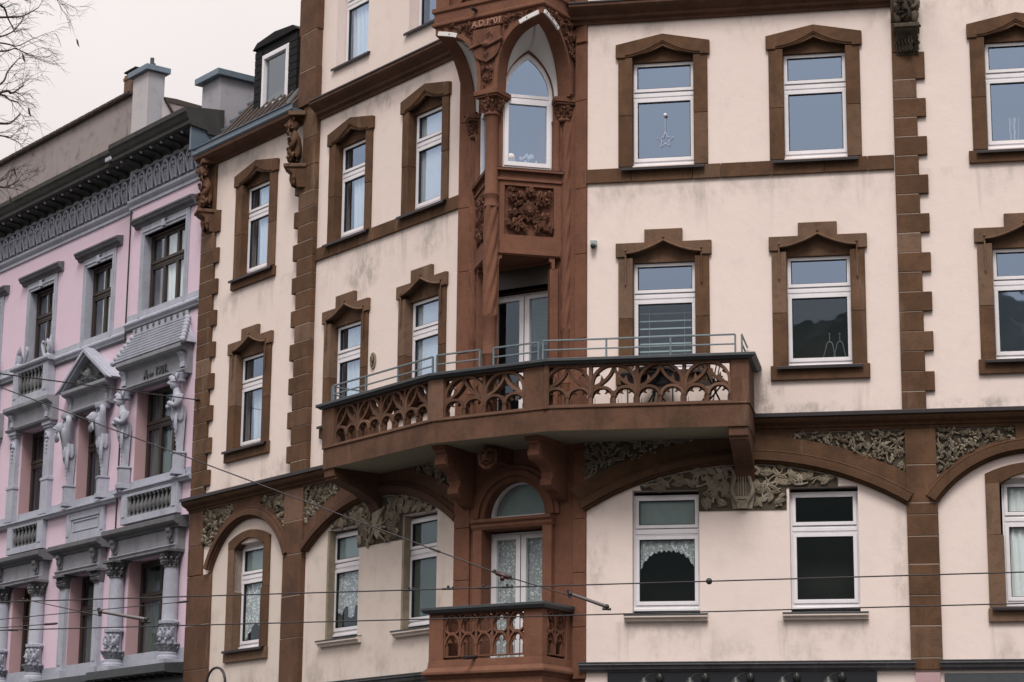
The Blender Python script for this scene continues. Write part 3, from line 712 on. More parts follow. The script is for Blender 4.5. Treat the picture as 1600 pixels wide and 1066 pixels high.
def grotesque(fr, u, z, d, mat, s=1., turn=0.):
    f2 = fr.sub(u, d, turn)
    mb = MB().mat(mat)                        # corbel with moulded plinth
    mb.profile(f2, [(-.15, z-.46), (.02, z-.46), (.05, z-.30), (.14, z-.16), (.24, z-.10), (.25, z), (-.15, z)], -.17*s, .17*s)
    mb.box(f2, -.20*s, .20*s, -.15, .28, z-.07, z+.0)
    for k in range(7): mb.leaf(f2, -.15+k*.05, z-.42, .02+.02*k % .1, pi/2, .3, .06, .08, 1)
    c = mb.build('corbel', None, house, .012)
    P = [f2.p(0, .02, z+.16), f2.p(0, .06, z+.38), f2.p(0, .10, z+.58), f2.p(0, .13, z+.72),
         f2.p(-.13*s, .08, z+.50), f2.p(-.19*s, .14, z+.34), f2.p(-.08, .19, z+.26), f2.p(.13*s, .08, z+.50), f2.p(.19*s, .14, z+.34), f2.p(.08, .19, z+.26),
         f2.p(-.10, .06, z+.12), f2.p(-.15, .19, z+.20), f2.p(-.12, .17, z+.02), f2.p(.10, .06, z+.12), f2.p(.15, .19, z+.20), f2.p(.12, .17, z+.02)]
    E = [(0, 1), (1, 2), (2, 3), (2, 4), (4, 5), (5, 6), (2, 7), (7, 8), (8, 9), (0, 10), (10, 11), (11, 12), (0, 13), (13, 14), (14, 15)]
    rr = [.11, .12, .11, .07, .07, .055, .045, .07, .055, .045, .08, .065, .05, .08, .065, .05]
    g = skin_obj('grotesque', P, E, [r*s for r in rr], mat, house, 1)
    hb = MB().mat(mat); head(hb, f2, 0, .15, z+.80, .125*s, 0, True); rq = random.Random(int(z*7))
    for k in range(26): hb.leaf(f2, rq.uniform(-.2, .2), z+rq.uniform(.02, .75), rq.uniform(.10, .22), rq.uniform(0, 6.28), .14, .04, .06, 1)
    for k in range(9): hb.leaf(f2, -.14+k*.035, z+.86, .1, pi/2+(k-4)*.2, .16, .04, .05)
    hb.box(f2, -.17*s, .17*s, -.1, .22, z+.96, z+1.04); hb.build('head', None, g)
    return g
grotesque(FL, -6.56, 14.42, .10, 'brown', 1., R(-40)); grotesque(FL, -9.98, 14.32, .05, 'brownred', 1., R(-20)); grotesque(FR, 6.36, 14.80, .05, 'reliefbg', 1.)

# ---- lyre relief in the tympanum over the right hand pair of windows, shield in the left one
def tympanum(fr, arcp, ul, ur, uc, zc, seed, n, kind):
    c, hc, z0, rise = arcp
    I = [p for p in arc3(c, hc, z0, rise, -.02, 60) if ul <= p[0] <= ur and p[1] > 7.4]
    zw = 7.42
    poly = [(ul+.05, zw), (uc-.68, zw), (uc-.68, zc), (uc+.68, zc), (uc+.68, zw), (ur-.05, zw)] + list(reversed(I))
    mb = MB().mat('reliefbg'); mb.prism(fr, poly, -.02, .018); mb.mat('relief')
    keep = [(u, z) for u, z in poly]
    lp = [(ul+.25, zw+.03), (uc-.62, zw+.03), (uc-.62, zc+.03), (uc-.16, zc+.03), (uc-.16, 7.72)] + [p for p in reversed(I) if p[0] < uc-.16]
    rp = [(uc+.16, zc+.03), (uc+.62, zc+.03), (uc+.62, zw+.03), (ur-.25, zw+.03)] + [p for p in reversed(I) if p[0] > uc+.16]
    foliage(mb, fr, lp, n, .19, .018, .042, 0, seed, .0); foliage(mb, fr, rp, n, .19, .018, .042, 0, seed+1, .0)
    if kind == 'lyre':
        mb.mat('relief').prism(fr, [(uc-.15, zc+.02), (uc+.15, zc+.02), (uc+.20, zc+.3), (uc+.16, zc+.6), (uc-.16, zc+.6), (uc-.20, zc+.3)], .01, .03); mb.mat('relief')
        for s in (-1, 1):
            mb.tube([fr.p(uc+s*x, .06, z) for x, z in spline([(.07, zc+.12), (.16, zc+.28), (.13, zc+.44), (.11, zc+.56), (.19, zc+.66), (.26, zc+.60), (.22, zc+.54)], 5)], .035, 6)
            for k in (.25, .75): mb.tube([fr.p(uc+s*.075*k, .075, zc+.20), fr.p(uc+s*.075*k, .075, zc+.64)], .011, 5)
        mb.box(fr, uc-.12, uc+.12, .015, .09, zc+.16, zc+.21); mb.box(fr, uc-.10, uc+.10, .015, .08, zc+.63, zc+.67)
        mb.prism(fr, [(uc-.10, zc+.15), (uc-.07, zc+.02), (uc+.07, zc+.02), (uc+.10, zc+.15)], .01, .08)
    else:
        sh = [(uc-.14, zc+.52), (uc+.16, zc+.58), (uc+.18, zc+.25), (uc+.04, zc+.06), (uc-.10, zc+.2)]
        mb.prism(fr, sh, .01, .10); mb.tube([fr.p(uc-.2, .09, zc+.05), fr.p(uc+.25, .11, zc+.6)], .02)
        for k in range(4): mb.tube([fr.p(uc-.3+.06*k, .05, zc+.02+.1*k), fr.p(uc-.1+.1*k, .12, zc+.3), fr.p(uc+.25, .06, zc+.12*k)], .02)
    return mb.build('garland_relief', None, house)
tympanum(FR, arcR, 2.0, 5.15, 3.63, 7.08, 21, 130, 'lyre'); tympanum(FL, arcL, -5.30, -2.05, -3.72, 7.02, 31, 130, 'shield')

# ---- shop front zone
sp = [(-.02, 4.60), (.04, 4.60), (.06, 4.63), (.10, 4.64), (.11, 4.69), (.15, 4.70), (.15, 4.735), (-.02, 4.745)]
for fr, u0, u1 in ((FR, 1.08, 6.20), (FR, 6.56, 11), (FL, -5.4, -1.9)):
    c_ = MB().mat('trimdark'); c_.profile(fr, sp, u0, u1); c_.mat('zincdark').profile(fr, [(-.02, 4.757), (.16, 4.745), (.16, 4.73), (.153, 4.73), (.153, 4.737), (-.02, 4.747)], u0, u1)
    c_.mat('brown')
    for k in range(int((u1-u0)/.125)): c_.box(fr, u0+.03+k*.125, u0+.09+k*.125, .055, .098, 4.635, 4.685)
    c_.build('shop_cornice', None, house)
MB().mat('fascia').box(FR, 1.52, 5.62, -.02, .05, 0, 4.59).build('shop_fascia', None, house)
MB().mat('zincdark').box(FR, 6.62, 11, -.02, .05, 0, 4.55).build('shop_fascia', None, house)
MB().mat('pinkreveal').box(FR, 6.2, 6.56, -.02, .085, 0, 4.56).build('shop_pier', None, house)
MB().mat('fascia').box(FL, -5.9, -1.9, -.02, .04, 0, 4.3).build('shop_fascia', None, house)
# ================================================================== chamfered corner: doors, oriel, balconies
cw = MB().mat('oriel'); CD = -.42; UC = -.22
fan = [(UC + .57*cos(a), 7.14 + .57*sin(a)) for a in [pi*i/20 for i in range(21)]]
bel = [(UC-.57, 4.5), (UC+.57, 4.5)] + fan
cw.prism(FC, [(-1.37, 0), (1.10, 0), (1.10, 18.5), (-1.37, 18.5)], CD-.4, CD, [bel, rect(-.86, .44, 8.56, 10.9)])
cw.build('corner_wall', None, house)
pl = MB().mat('oriel')
for a, b, d in ((-1.36, -1.06, .05), (.88, 1.105, .05)):
    for z0, z1 in ((4.5, 5.3), (5.3, 6.15), (6.15, 7.0), (7.0, 8.1)): pl.box(FC, a, b, CD-.02, CD+d, z0+.003, z1-.003)
for z0, z1 in ((8.5, 9.9), (9.9, 11.3), (11.3, 12.4), (12.4, 13.9), (13.9, 15.2), (15.2, 16.4), (16.4, 18.4)): pl.box(FC, .90, 1.105, CD-.02, CD+.06, z0+.003, z1-.003); pl.box(FC, -1.37, -1.12, CD-.02, CD+.06, z0+.003, z1-.003)
for a, b in ((-.96, -.79), (.35, .52)): pl.box(FC, a, b, CD-.02, CD+.10, 4.6, 6.94)
for r0, r1, d in ((.57, .66, .03), (.66, .76, .08), (.76, .84, .05)):
    pl.band(FC, [(UC+r1*cos(pi*i/28), 7.12+r1*sin(pi*i/28)) for i in range(29)], [(UC+r0*cos(pi*i/28), 7.12+r0*sin(pi*i/28)) for i in range(29)], CD-.01, CD+d)
pl.profile(FC, [(CD-.3, 6.93), (CD+.10, 6.93), (CD+.13, 6.98), (CD+.13, 7.02), (CD+.17, 7.05), (CD+.17, 7.10), (CD-.3, 7.14)], -.98, .54)
pl.build('corner_pilaster', None, house, .008)
MB().mat('wood').box(FC, -.86, .44, CD-.22, CD+.012, 10.90, 11.22).build('porch_shade_panel', None, house, .006)  # dark panel added in place of the deep shade over the porch door
def double_door(z0, z1, hw, d, gl, fanlight=False):
    w = MB().mat('white'); uc = UC
    ring(w, FC, uc-hw, uc+hw, z0, z1, .055, d-.08, d); w.box(FC, uc-.045, uc+.045, d-.05, d+.02, z0+.055, z1-.055)
    for a, b in ((uc-hw+.03, uc-.02), (uc+.02, uc+hw-.03)): ring(w, FC, a, b, z0+.03, z1-.03, .075, d-.06, d+.015, .14)
    w.mat('black'); w.box(FC, uc-.008, uc+.008, d+.019, d+.022, z0+.06, z1-.06)
    f = w.build('balcony_door', None, house, .004)
    for a, b in ((uc-hw+.10, uc-.09), (uc+.09, uc+hw-.10)): MB().box(FC, a, b, d-.03, d-.022, z0+.16, z1-.10).build('pane', gl, f)
    room(f, FC, uc, hw, z0, z1, d-.09)
    if fanlight:
        A = [(uc + .57*cos(pi*i/24), 7.14 + .57*sin(pi*i/24)) for i in range(25)]; B = [(uc + .51*cos(pi*i/24), 7.17 + .51*sin(pi*i/24)) for i in range(25)]
        fl = MB().mat('white'); fl.band(FC, A, B, d-.06, d+.02); fl.box(FC, uc-.57, uc+.57, d-.06, d+.02, 7.13, 7.18); fl.build('fanlight', None, house, .004)
        MB().prism(FC, B, d-.03, d-.022).build('pane', 'glassdark', f)
        MB().prism(FC, B, d-.10, d-.09).build('frosted_panel', 'blind', f)
    return f
double_door(4.72, 6.9, .57, -.62, 'glassdark', True)
dd = double_door(8.56, 10.86, .64, -.66, 'glassdark')

orl = MB().mat('oriel')                       # porch ceiling slab = the oriel part itself
pC, pD, pE = FC.p(-.2, .40, 0), FD.p(1.22, -.05, 0), FE.p(-1.22, -.05, 0)
orl.plan([pE, pC, pD], 11.27, 11.40, 'oriel')
oriel = orl.build('oriel', None, house); MB().mat('oriel').plan([pE, pC, pD], 14.9, 15.0).build('vault_slab', None, oriel)
def pointed(c, hw, z0, zs, za, n=10):
    """pointed-arch outline, sill z0, springing zs, apex za"""
    L = [(c-hw, z0), (c+hw, z0)]; h = za - zs; rr = (hw*hw + h*h)/(2*hw)
    rt = [(c + hw - rr + rr*cos(t), zs + rr*sin(t)) for t in [math.asin(min(1, h/rr))*i/n for i in range(n+1)]]
    if h > rr: rt = [(c + hw*(1-(i/n)**2.2), zs + h*i/n) for i in range(n+1)]
    return L + rt + [(2*c-u, z) for u, z in reversed(rt[:-1])]
for fr, sg in ((FD, 1), (FE, -1)):
    P = lambda L: [(sg*u, z) for u, z in L]
    wall = MB().mat('oriel'); wh = pointed(.61, .42, 12.76, 14.02, 14.76)
    wall.prism(fr, P([(0.0, 11.28), (1.24, 11.28), (1.24, 14.92), (0.0, 14.92)]), -.16, 0, [P(wh), P(rect(.23, 1.05, 11.62, 12.45))])
    wall.box(fr, *sorted((sg*.06, sg*1.2)), -.02, .07, 12.685, 12.725)
    wall.box(fr, *sorted((sg*.10, sg*1.18)), -.02, .028, 12.53, 12.57); wall.box(fr, *sorted((sg*.10, sg*1.16)), -.02, .02, 11.30, 11.36)
    wall.mat('metal').box(fr, *sorted((sg*.055, sg*1.205)), -.02, .075, 12.726, 12.736)
    wall.build('oriel_wall', None, oriel, .006)
    pn = MB().mat('carve'); pn.box(fr, *sorted((sg*.22, sg*1.06)), -.12, -.055, 11.61, 12.46)
    cx, cz = sg*.64, 12.03
    for k in range(11): pn.leaf(fr, cx+.06*cos(k*2*pi/11), cz+.06*sin(k*2*pi/11), -.01, k*2*pi/11, .13, .045, .05)
    for k in range(11): pn.leaf(fr, cx, cz, .02, k*2*pi/11+.28, .10, .03, .04)
    for k in range(7): pn.ball(fr.p(cx+(.03*cos(k) if k else 0), .055, cz+(.03*sin(k) if k else 0)), .022, 6, 4)
    for dx, dz in ((-.27, .23), (.02, .33), (.28, .20)):
        for k in range(6): pn.leaf(fr, cx+dx, cz+dz, -.01, k*pi/3+.3, .10, .04, .05)
        pn.ball(fr.p(cx+dx, .04, cz+dz), .03, 6, 4)
    for k, (dx, dz, a, L) in enumerate([(-.34, -.28, .5, .3), (.33, -.30, 2.4, .32), (-.36, -.03, -.1, .25), (.36, -.05, 3.3, .24), (-.05, -.36, 1.9, .2), (.12, -.36, 1.2, .22), (-.16, .34, -1.2, .2), (.2, .36, -2., .2), (.38, .36, -2.6, .2), (-.36, .38, -.5, .18), (-.2, -.36, 1.4, .22), (.26, -.12, 2.8, .22), (-.25, .08, .4, .18), (.22, .1, 2.6, .18), (.38, -.15, 4.4, .2), (-.38, -.14, 5.2, .2)]):
        pn.leaf(fr, cx+dx, cz+dz, -.02, a, L, L*.36, .08, 1, .2)
    pn.build('flower_panel', None, oriel)
    wf = MB().mat('white')                    # white window with pointed head
    o1, o2 = pointed(.61, .43, 12.75, 14.0, 14.77), pointed(.61, .36, 12.84, 14.0, 14.66)
    wf.band(fr, P(o1), P(o2), -.14, -.05, True); wf.box(fr, *sorted((sg*.2, sg*1.02)), -.14, -.045, 13.92, 14.03)
    ring(wf, fr, *sorted((sg*.22, sg*1.0)), 12.80, 13.93, .07, -.12, -.03)
    wf.mat('black'); wf.box(fr, *sorted((sg*.25, sg*.97)), -.046, -.043, 13.965, 13.975)
    wf.build('oriel_window', None, oriel, .004)
    MB().prism(fr, P(pointed(.61, .37, 12.84, 14.0, 14.68)), -.08, -.072).build('pane', 'glass', oriel)
    rm = MB().mat('room'); rm.prism(fr, P([(.1, 12.7), (1.15, 12.7), (1.15, 14.9), (.1, 14.9)]), -.40, -.39); rm.build('interior', None, oriel)
    # lintel brackets of the open porch
    br = MB().mat('oriel')
    for a, s2 in ((.10, 1), (1.08, -1)): br.prism(fr, P([(a, 11.28), (a+s2*.10, 11.28), (a+s2*.10, 11.22), (a+s2*.06, 11.20), (a+s2*.05, 11.10), (a, 11.08)]), -.15, -.012)
    br.box(fr, *sorted((sg*1.0, sg*1.14)), -.17, -.02, 8.55, 11.10); br.box(fr, *sorted((sg*.05, sg*.15)), -.16, -.02, 8.55, 11.10)
    br.build('porch_jamb', None, oriel, .006)
def column(c, zs, tw, r=.085, n=24):
    """shaft: zs = z breakpoints, tw flags the twisted stretches"""
    mb = MB().mat('oriel')
    for (z0, z1), t in zip(zip(zs[:-1], zs[1:]), tw):
        if t: mb.lathe(c, [(r*1.02, z0 + (z1-z0)*i/44) for i in range(45)], 32, (5, .30, 13*t))
        else: mb.lathe(c, [(r*1.18, z0), (r*1.18, z0+.03), (r, z0+.08), (r, z1-.05), (r*1.1, z1-.03), (r*1.1, z1)], n)
    return mb.build('column', None, oriel)
def capital(fr, u, d, z0, z1, r):
    c = fr.p(u, d, 0); mb = MB().mat('carve')
    mb.lathe(c, [(r*1.05, z0), (r*1.3, z0+.02), (r*1.3, z0+.05), (r*1.1, z0+.07), (r*1.35, z0+(z1-z0)*.6), (r*1.9, z1-.09)], 16)
    h = z1 - z0
    for row, (zz, rr, L) in enumerate(((z0+.07, r*1.15, h*.40), (z0+h*.38, r*1.35, h*.42))):
        for k in range(8):
            a = 2*pi*(k + row*.5)/8; f2 = Fr((c.x + rr*sin(a), c.y - rr*cos(a)), a)
            mb.leaf(f2, 0, zz, 0, pi/2, L, r*.45, r*.55, 1); mb.ball(f2.p(0, r*.45, zz+L*.95), r*.26, 6, 4)
    s = r*2.05
    mb.box(fr, u-s, u+s, d-s, d+s, z1-.085, z1); mb.box(fr, u-s*.9, u+s*.9, d-s*.9, d+s*.9, z1-.12, z1-.085)
    return mb.build('capital', None, oriel, .01)
cP = FC.p(-.2, .44, 0)
column(cP, [8.55, 9.6, 10.25, 12.05, 12.25, 13.6], [0, 0, 1, 0, 0], .105); capital(FC, -.2, .44, 13.58, 14.0, .11)
for fr, sg in ((FD, 1), (FE, -1)):
    c2 = fr.p(sg*1.27, .0, 0); column(c2, [8.55, 9.2, 10.1, 13.6], [0, 0, sg], .085); capital(fr, sg*1.22, -.02, 13.58, 13.98, .10)
    c3 = fr.p(sg*1.09, -.03, 0); column(c3, [12.74, 13.6], [0], .07)

# ---- the square bay above, carried on half arches
def halfcurve(kind):
    if kind == 'front': return spline([(0.0, 13.98), (.005, 14.25), (.06, 14.58), (.20, 14.84), (.43, 15.02), (.86, 15.14)], 5)
    return spline([(0.0, 15.14), (.25, 15.07), (.48, 14.94), (.70, 14.66), (.83, 14.32), (.87, 13.98)], 5)
fc = halfcurve('front'); mir = lambda L: [(-.38-u, z) for u, z in L]; sc_ = halfcurve('side')
bay = MB().mat('oriel')
ft = [(.86, 15.27), (-1.24, 15.27)] + list(reversed(mir(fc))) + fc
bay.prism(FC, ft, .34, .6)
bay.prism(FS, [(.003, 15.27), (.003, 15.14)] + sc_[1:] + [(1.03, 13.98), (1.03, 15.27)], -.24, -.003)
bay.prism(FW, [(-u, z) for u, z in [(.003, 15.27), (.003, 15.14)] + sc_[1:] + [(1.03, 13.98), (1.03, 15.27)]], -.24, -.003)
for off in (.035,):                           # raised rib along the arches
    A, B = offs(fc, .035); bay.band(FC, [(u-.03, z+.03) for u, z in A], [(u-.03, z+.03) for u, z in B], .59, .625)
    A, B = offs(mir(fc), .035); bay.band(FC, [(u+.03, z+.03) for u, z in A], [(u+.03, z+.03) for u, z in B], .59, .625)
    A, B = offs(sc_, .035); bay.band(FS, [(u+.03, z+.03) for u, z in A], [(u+.03, z+.03) for u, z in B], -.01, .022)
path = [FC.p(-1.24, -.4, 0), FC.p(-1.24, .6, 0), FC.p(.86, .6, 0), FC.p(.86, -.4, 0)]
bay.sweep(path, [(-.1, 15.265), (.02, 15.265), (.045, 15.29), (.045, 15.33), (.02, 15.345), (.02, 15.50), (.05, 15.53), (.05, 15.60), (-.1, 15.62)])
bay.box(FC, -1.24, -.98, .34, .6, 15.6, 18.4); bay.box(FC, .62, .86, .34, .6, 15.6, 18.4); bay.box(FC, -.98, .62, .34, .49, 15.6, 18.4)
bay.box(FC, .60, .858, -.4, .34, 15.6, 18.4); bay.box(FC, -1.238, -1.0, -.4, .34, 15.6, 18.4)
for a, b in ((-.9, -.42), (.05, .55)):
    bay.strip(FC, [(a, 15.58), (b, 16.1)], .035, .48, .545); bay.strip(FC, [(b, 15.58), (a, 16.1)], .035, .48, .55)
bay.box(FC, -.36, -.02, .48, .57, 15.6, 16.3)
bay.box(FS, .08, .9, -.05, .03, 15.66, 15.70); bay.strip(FS, [(.12, 15.68), (.5, 16.2)], .035, -.02, .03); bay.strip(FS, [(.5, 15.68), (.12, 16.2)], .035, -.02, .035)
for k in range(9): bay.tube([FC.p(-.86+.02*k, .5, 15.6), FC.p(-.62, .52, 15.85)], .006, 4) if k % 4 == 0 else None
bayo = bay.build('upper_bay', None, house, .007)
# white metal edging near the apexes
for fr, d, L in ((FC, .60, [(u-.01, z+.035) for u, z in fc if .42 < u < .855]), (FC, .60, mir([(u-.01, z+.035) for u, z in fc if .42 < u < .855])), (FS, -.005, [(u+.02, z+.03) for u, z in sc_ if u < .45])):
    ed = MB().mat('whitep'); L = spline(L, 3); A, B = offs(L, .036); ed.band(fr, A, B, d, d+.030); ed.mat('metal')
    for k in range(5, len(L)-2, 9): ed.ball(fr.p(L[k][0], d+.031, L[k][1]), .013, 6, 4)
    ed.build('metal_edging', None, bayo)
# vault webs between the half arches and the slanting oriel walls
for fr, sg in ((FD, 1), (FE, -1)):
    n = 15
    wc = pointed(.61, .43, 13.98, 13.98, 14.80, 15)[2:]; wc = list(reversed(wc))       # from post side round to wall side
    inner = [fr.p(sg*u, -.005, z) for u, z in wc]
    sc2 = offs(sc_, .03)[0]
    if sg > 0: o1 = [FC.p(u, .37, z) for u, z in offs(fc, .03)[0]] + [FS.p(u, -.2, z) for u, z in sc2[1:]]
    else: o1 = [FC.p(u, .37, z) for u, z in mir(offs(fc, .03)[0])] + [FW.p(-u, -.2, z) for u, z in sc2[1:]]
    m = len(inner); outer = [o1[round(i*(len(o1)-1)/(m-1))] for i in range(m)]
    V = []; K = 5
    for i in range(m):
        for k in range(K+1):
            t = k/K; q = inner[i].lerp(outer[i], t); q.z += .05*sin(pi*t); V.append(q)
    vb = MB().mat('whitep'); vb.add(V, [(i*(K+1)+k, i*(K+1)+k+1, (i+1)*(K+1)+k+1, (i+1)*(K+1)+k) for i in range(m-1) for k in range(K)], True)
    vb.build('vault_web', None, bayo)
# carved spandrel: shield, date tablet, ribbons and leaves
sp_ = MB().mat('carve'); cu = -.19
sh = spline([(cu-.26, 15.06), (cu-.27, 14.78), (cu-.20, 14.58), (cu, 14.47)], 4); sh = sh + [(2*cu-u, z) for u, z in reversed(sh[:-1])]
sp_.prism(FC, sh, .59, .66); sp_.box(FC, cu-.29, cu+.29, .59, .655, 15.09, 15.22)
for P_ in ([(cu+.02, .69, 14.93), (cu+.1, .69, 14.98), (cu+.13, .69, 14.90)], [(cu-.14, .69, 14.86), (cu-.08, .69, 14.79), (cu-.17, .69, 14.80)], [(cu-.05, .69, 14.62), (cu+.03, .69, 14.58), (cu+.05, .69, 14.64)]):
    sp_.tube([FC.p(*q) for q in P_], .012, 5)
sp_.tube([FC.p(u, .675, z) for u, z in spline([(cu-.32, 14.74), (cu-.1, 14.79), (cu+.05, 14.75), (cu+.32, 14.83)], 4)], .028, 5)
sp_.ball(FC.p(cu, .66, 14.77), .07, 10, 6)
gapL = [(u+.12, z+.06) for u, z in mir(fc)]
polyR = [(cu+.30, 15.22), (cu+.30, 14.75), (cu+.22, 14.55)] + [(u-.09, z+.11) for u, z in fc if 14.5 < z and u < .75] + [(.80, 15.23)]
polyL = [(2*cu-u, z) for u, z in polyR]; polyB = [(cu-.13, 14.42), (cu+.13, 14.42), (cu+.09, 14.08), (cu-.09, 14.08)]
for pl_, n_, sd_ in ((polyR, 44, 41), (polyL, 44, 42), (polyB, 16, 43)):
    sq_ = MB().mat('carve'); sq_.prism(FC, pl_, .585, .603); foliage(sq_, FC, pl_, n_, .12, .60, .045, 1, sd_, .1); sq_.build('carved_spandrel', None, bayo)
sp_.build('carved_spandrel', None, bayo); sp_ = MB().mat('carve')
polyS = [(.10, 15.24)] + [(u+.07, z+.07) for u, z in sc_ if z > 14.55] + [(.98, 14.6), (.98, 15.1), (.9, 15.24)]
foliage(sp_, FS, polyS, 44, .13, .0, .045, 1, 44, .1)
spd = sp_.build('carved_spandrel', None, bayo)
def lettering(body, fr, u, d, z, size, mat, parent, depth=.012):
    cu_ = bpy.data.curves.new('inscription', 'FONT'); cu_.body = body; cu_.size = size; cu_.extrude = depth; cu_.align_x = 'CENTER'; cu_.offset = .004
    t = bpy.data.objects.new('inscription', cu_); COL.objects.link(t)
    dg = bpy.context.evaluated_depsgraph_get(); me = bpy.data.meshes.new_from_object(t.evaluated_get(dg)); bpy.data.objects.remove(t)
    o = bpy.data.objects.new('inscription', me); COL.objects.link(o); me.materials.clear(); me.materials.append(M[mat])
    w = fr.p(u, d, z); ORG[o] = w; o.parent = parent; o.location = w - ORG[parent]; o.rotation_euler = (R(90), 0, fr.yaw)
    return o
lettering('A.D.1901', FC, cu, .660, 15.108, .15, 'carvelight', bayo, .010)
sg_ = MB().mat('metal'); sg_.tube([FC.p(-.42, .62, 15.42), FC.p(-.42, .78, 15.41)], .028, 8); sg_.build('spout', None, bayo)
hk = MB().mat('oriel'); hk.box(FC, .93, 1.12, CD+.02, CD+.09, 14.90, 14.96); hk.build('stone_hook', None, house, .006)

# ---- main balcony
dB, dC = 1.05, .71; zs0, zs1 = 8.21, 8.56
def corner(off): return isect(FL, dB+off, FC, dC+off), isect(FC, dC+off, FR, dB+off)
k1, k2 = corner(0); a0 = FL.p(-3.97, 0, 0); a1 = FL.p(-3.97, dB, 0); b1 = FR.p(3.845, dB, 0); b0 = FR.p(3.845, 0, 0)
back = [FR.p(1.05, -.1, 0), FL.p(-1.3, -.1, 0)]
bal = MB().mat('brownred'); bal.plan([a0, a1, k1, k2, b1, b0] + back, zs0, zs1, 'soffit')
bal.sweep([a0, a1, k1, k2, b1, b0], [(-.14, 8.555), (.02, 8.555), (.02, 8.575), (-.01, 8.615), (-.14, 8.62)])
balcony = bal.build('balcony', None, house, .008)
def subline(fr, poly_pts): return poly_pts
# posts
ko1, ko2 = corner(.012); ki1, ki2 = corner(-.16)
for pts in ([FL.p(-4.0, dB+.01, 0), FL.p(-3.64, dB+.01, 0), FL.p(-3.64, dB-.16, 0), FL.p(-4.0, dB-.16, 0)],
            [FL.p(-.89, dB+.012, 0), ko1, FC.p(-.88, dC+.012, 0), FC.p(-.88, dC-.16, 0), ki1, FL.p(-.89, dB-.16, 0)],
            [FC.p(.63, dC+.012, 0), ko2, FR.p(.68, dB+.012, 0), FR.p(.68, dB-.16, 0), ki2, FC.p(.63, dC-.16, 0)],
            [FR.p(3.58, dB+.01, 0), FR.p(3.85, dB+.01, 0), FR.p(3.85, dB-.16, 0), FR.p(3.58, dB-.16, 0)]):
    MB().mat('brownred').plan(pts, 8.56, 9.25).build('parapet_post', None, balcony, .010)
MB().mat('brownred').box(FR, 3.70, 3.835, .02, dB-.16, 8.56, 9.25).build('side_parapet', None, balcony, .01)
MB().mat('brownred').box(FL, -3.96, -3.82, .02, dB-.16, 8.56, 9.25).build('side_parapet', None, balcony, .01)
def trefoil(q, h, z0, H):
    zl, zt = z0 + H*.46, z0 + H*.70; L = [(q-h*.70, z0), (q-h*.70, zl-h*.22)]
    arcp = lambda cx, cz, r, a0, a1: [(cx + r*cos(R(a0+(a1-a0)*i/7)), cz + r*sin(R(a0+(a1-a0)*i/7))) for i in range(8)]
    L += arcp(q-h*.42, zl, h*.36, 215, 50) + arcp(q, zt, h*.34, 212, -32) + arcp(q+h*.42, zl, h*.36, 130, -35)
    return L + [(q+h*.70, zl-h*.22), (q+h*.70, z0)]
def foil_plate(mb, fr, q, h, z0, H, d0, d1):
    top = [(q+h*cos(R(180*i/14))*(1 if i not in (7,) else 1), z0 + H*.48 + H*.50*sin(R(180*i/14))**.9) for i in range(15)]
    out = [(q-h, z0-.004), (q-h*.70, z0-.004)] + trefoil(q, h, z0, H) + [(q+h*.70, z0-.004), (q+h, z0-.004)] + top
    out = [p for k, p in enumerate(out) if k == 0 or (abs(p[0]-out[k-1][0]) + abs(p[1]-out[k-1][1])) > 1e-6]
    tris = tessellate_polygon([[Vector((u, z, 0)) for u, z in out]]); n = len(out)
    P = [fr.p(u, d, z) for d in (d0, d1) for u, z in out]
    mb.add(P, [tuple(t) for t in tris] + [tuple(n+i for i in reversed(t)) for t in tris] + [(i, (i+1) % n, n+(i+1) % n, n+i) for i in range(n)])
def tracery(fr, u0, u1, z0, z1, d0, d1, bays, parent, mat='brownred'):
    mb = MB().mat(mat); W = (u1-u0)/bays; H = z1 - z0
    mb.box(fr, u0, u1, d0, d1, z1-.035, z1+.0); mb.box(fr, u0, u1, d0, d1, z0, z0+.02)
    for b in range(bays+1):
        u = u0 + b*W; hw = .026; mb.box(fr, max(u0, u-hw), min(u1, u+hw), d0-.004, d1+.004, z0, z1-.03)
    hL = H*.42
    for b in range(bays):
        x0 = u0 + b*W; c = x0 + W/2
        mb.strip(fr, [(c, z0), (c, z0+hL*.8)], .02, d0, d1)
        for s in (0, 1):                       # two low trefoil arches
            q = x0 + W*(.25 + .5*s); h = W/4 - .012
            L = [(q - h*cos(t), z0 + hL*.46 + (hL*.56)*sin(t)**.9) for t in [pi*i/12 for i in range(13)]]
            mb.strip(fr, L, .021, d0-.002, d1+.008)
            foil_plate(mb, fr, q, h, z0+.012, hL*1.02, d0+.03, d1-.028)
        for s in (-1, 1):
            big = spline([(c - s*(W/2-.03), z0+hL*.80), (c - s*W*.455, z0+H*.60), (c - s*W*.36, z0+H*.80), (c - s*W*.18, z0+H*.94), (c, z0+H*.965)], 4)
            mb.strip(fr, big, .023, d0, d1+.006)
            og = spline([(c, z0+H*.95), (c - s*W*.025, z0+H*.84), (c - s*W*.11, z0+H*.68), (c - s*W*.26, z0+H*.53), (c - s*W*.43, z0+H*.44)], 4)
            mb.strip(fr, og, .022, d0-.002, d1+.003)
            k = [(c - s*W*.34, z0+H*.50), (c - s*W*.29, z0+H*.60), (c - s*W*.27, z0+H*.73), (c - s*W*.22, z0+H*.63), (c - s*W*.14, z0+H*.65)]; mb.prism(fr, k, d0+.03, d1-.03)
            k = [(c - s*W*.46, z0+H*.60), (c - s*W*.40, z0+H*.68), (c - s*W*.30, z0+H*.74), (c - s*W*.33, z0+H*.80), (c - s*W*.24, z0+H*.90)]; mb.prism(fr, k, d0+.03, d1-.03)
    return mb.build('tracery_panel', None, parent, .006)
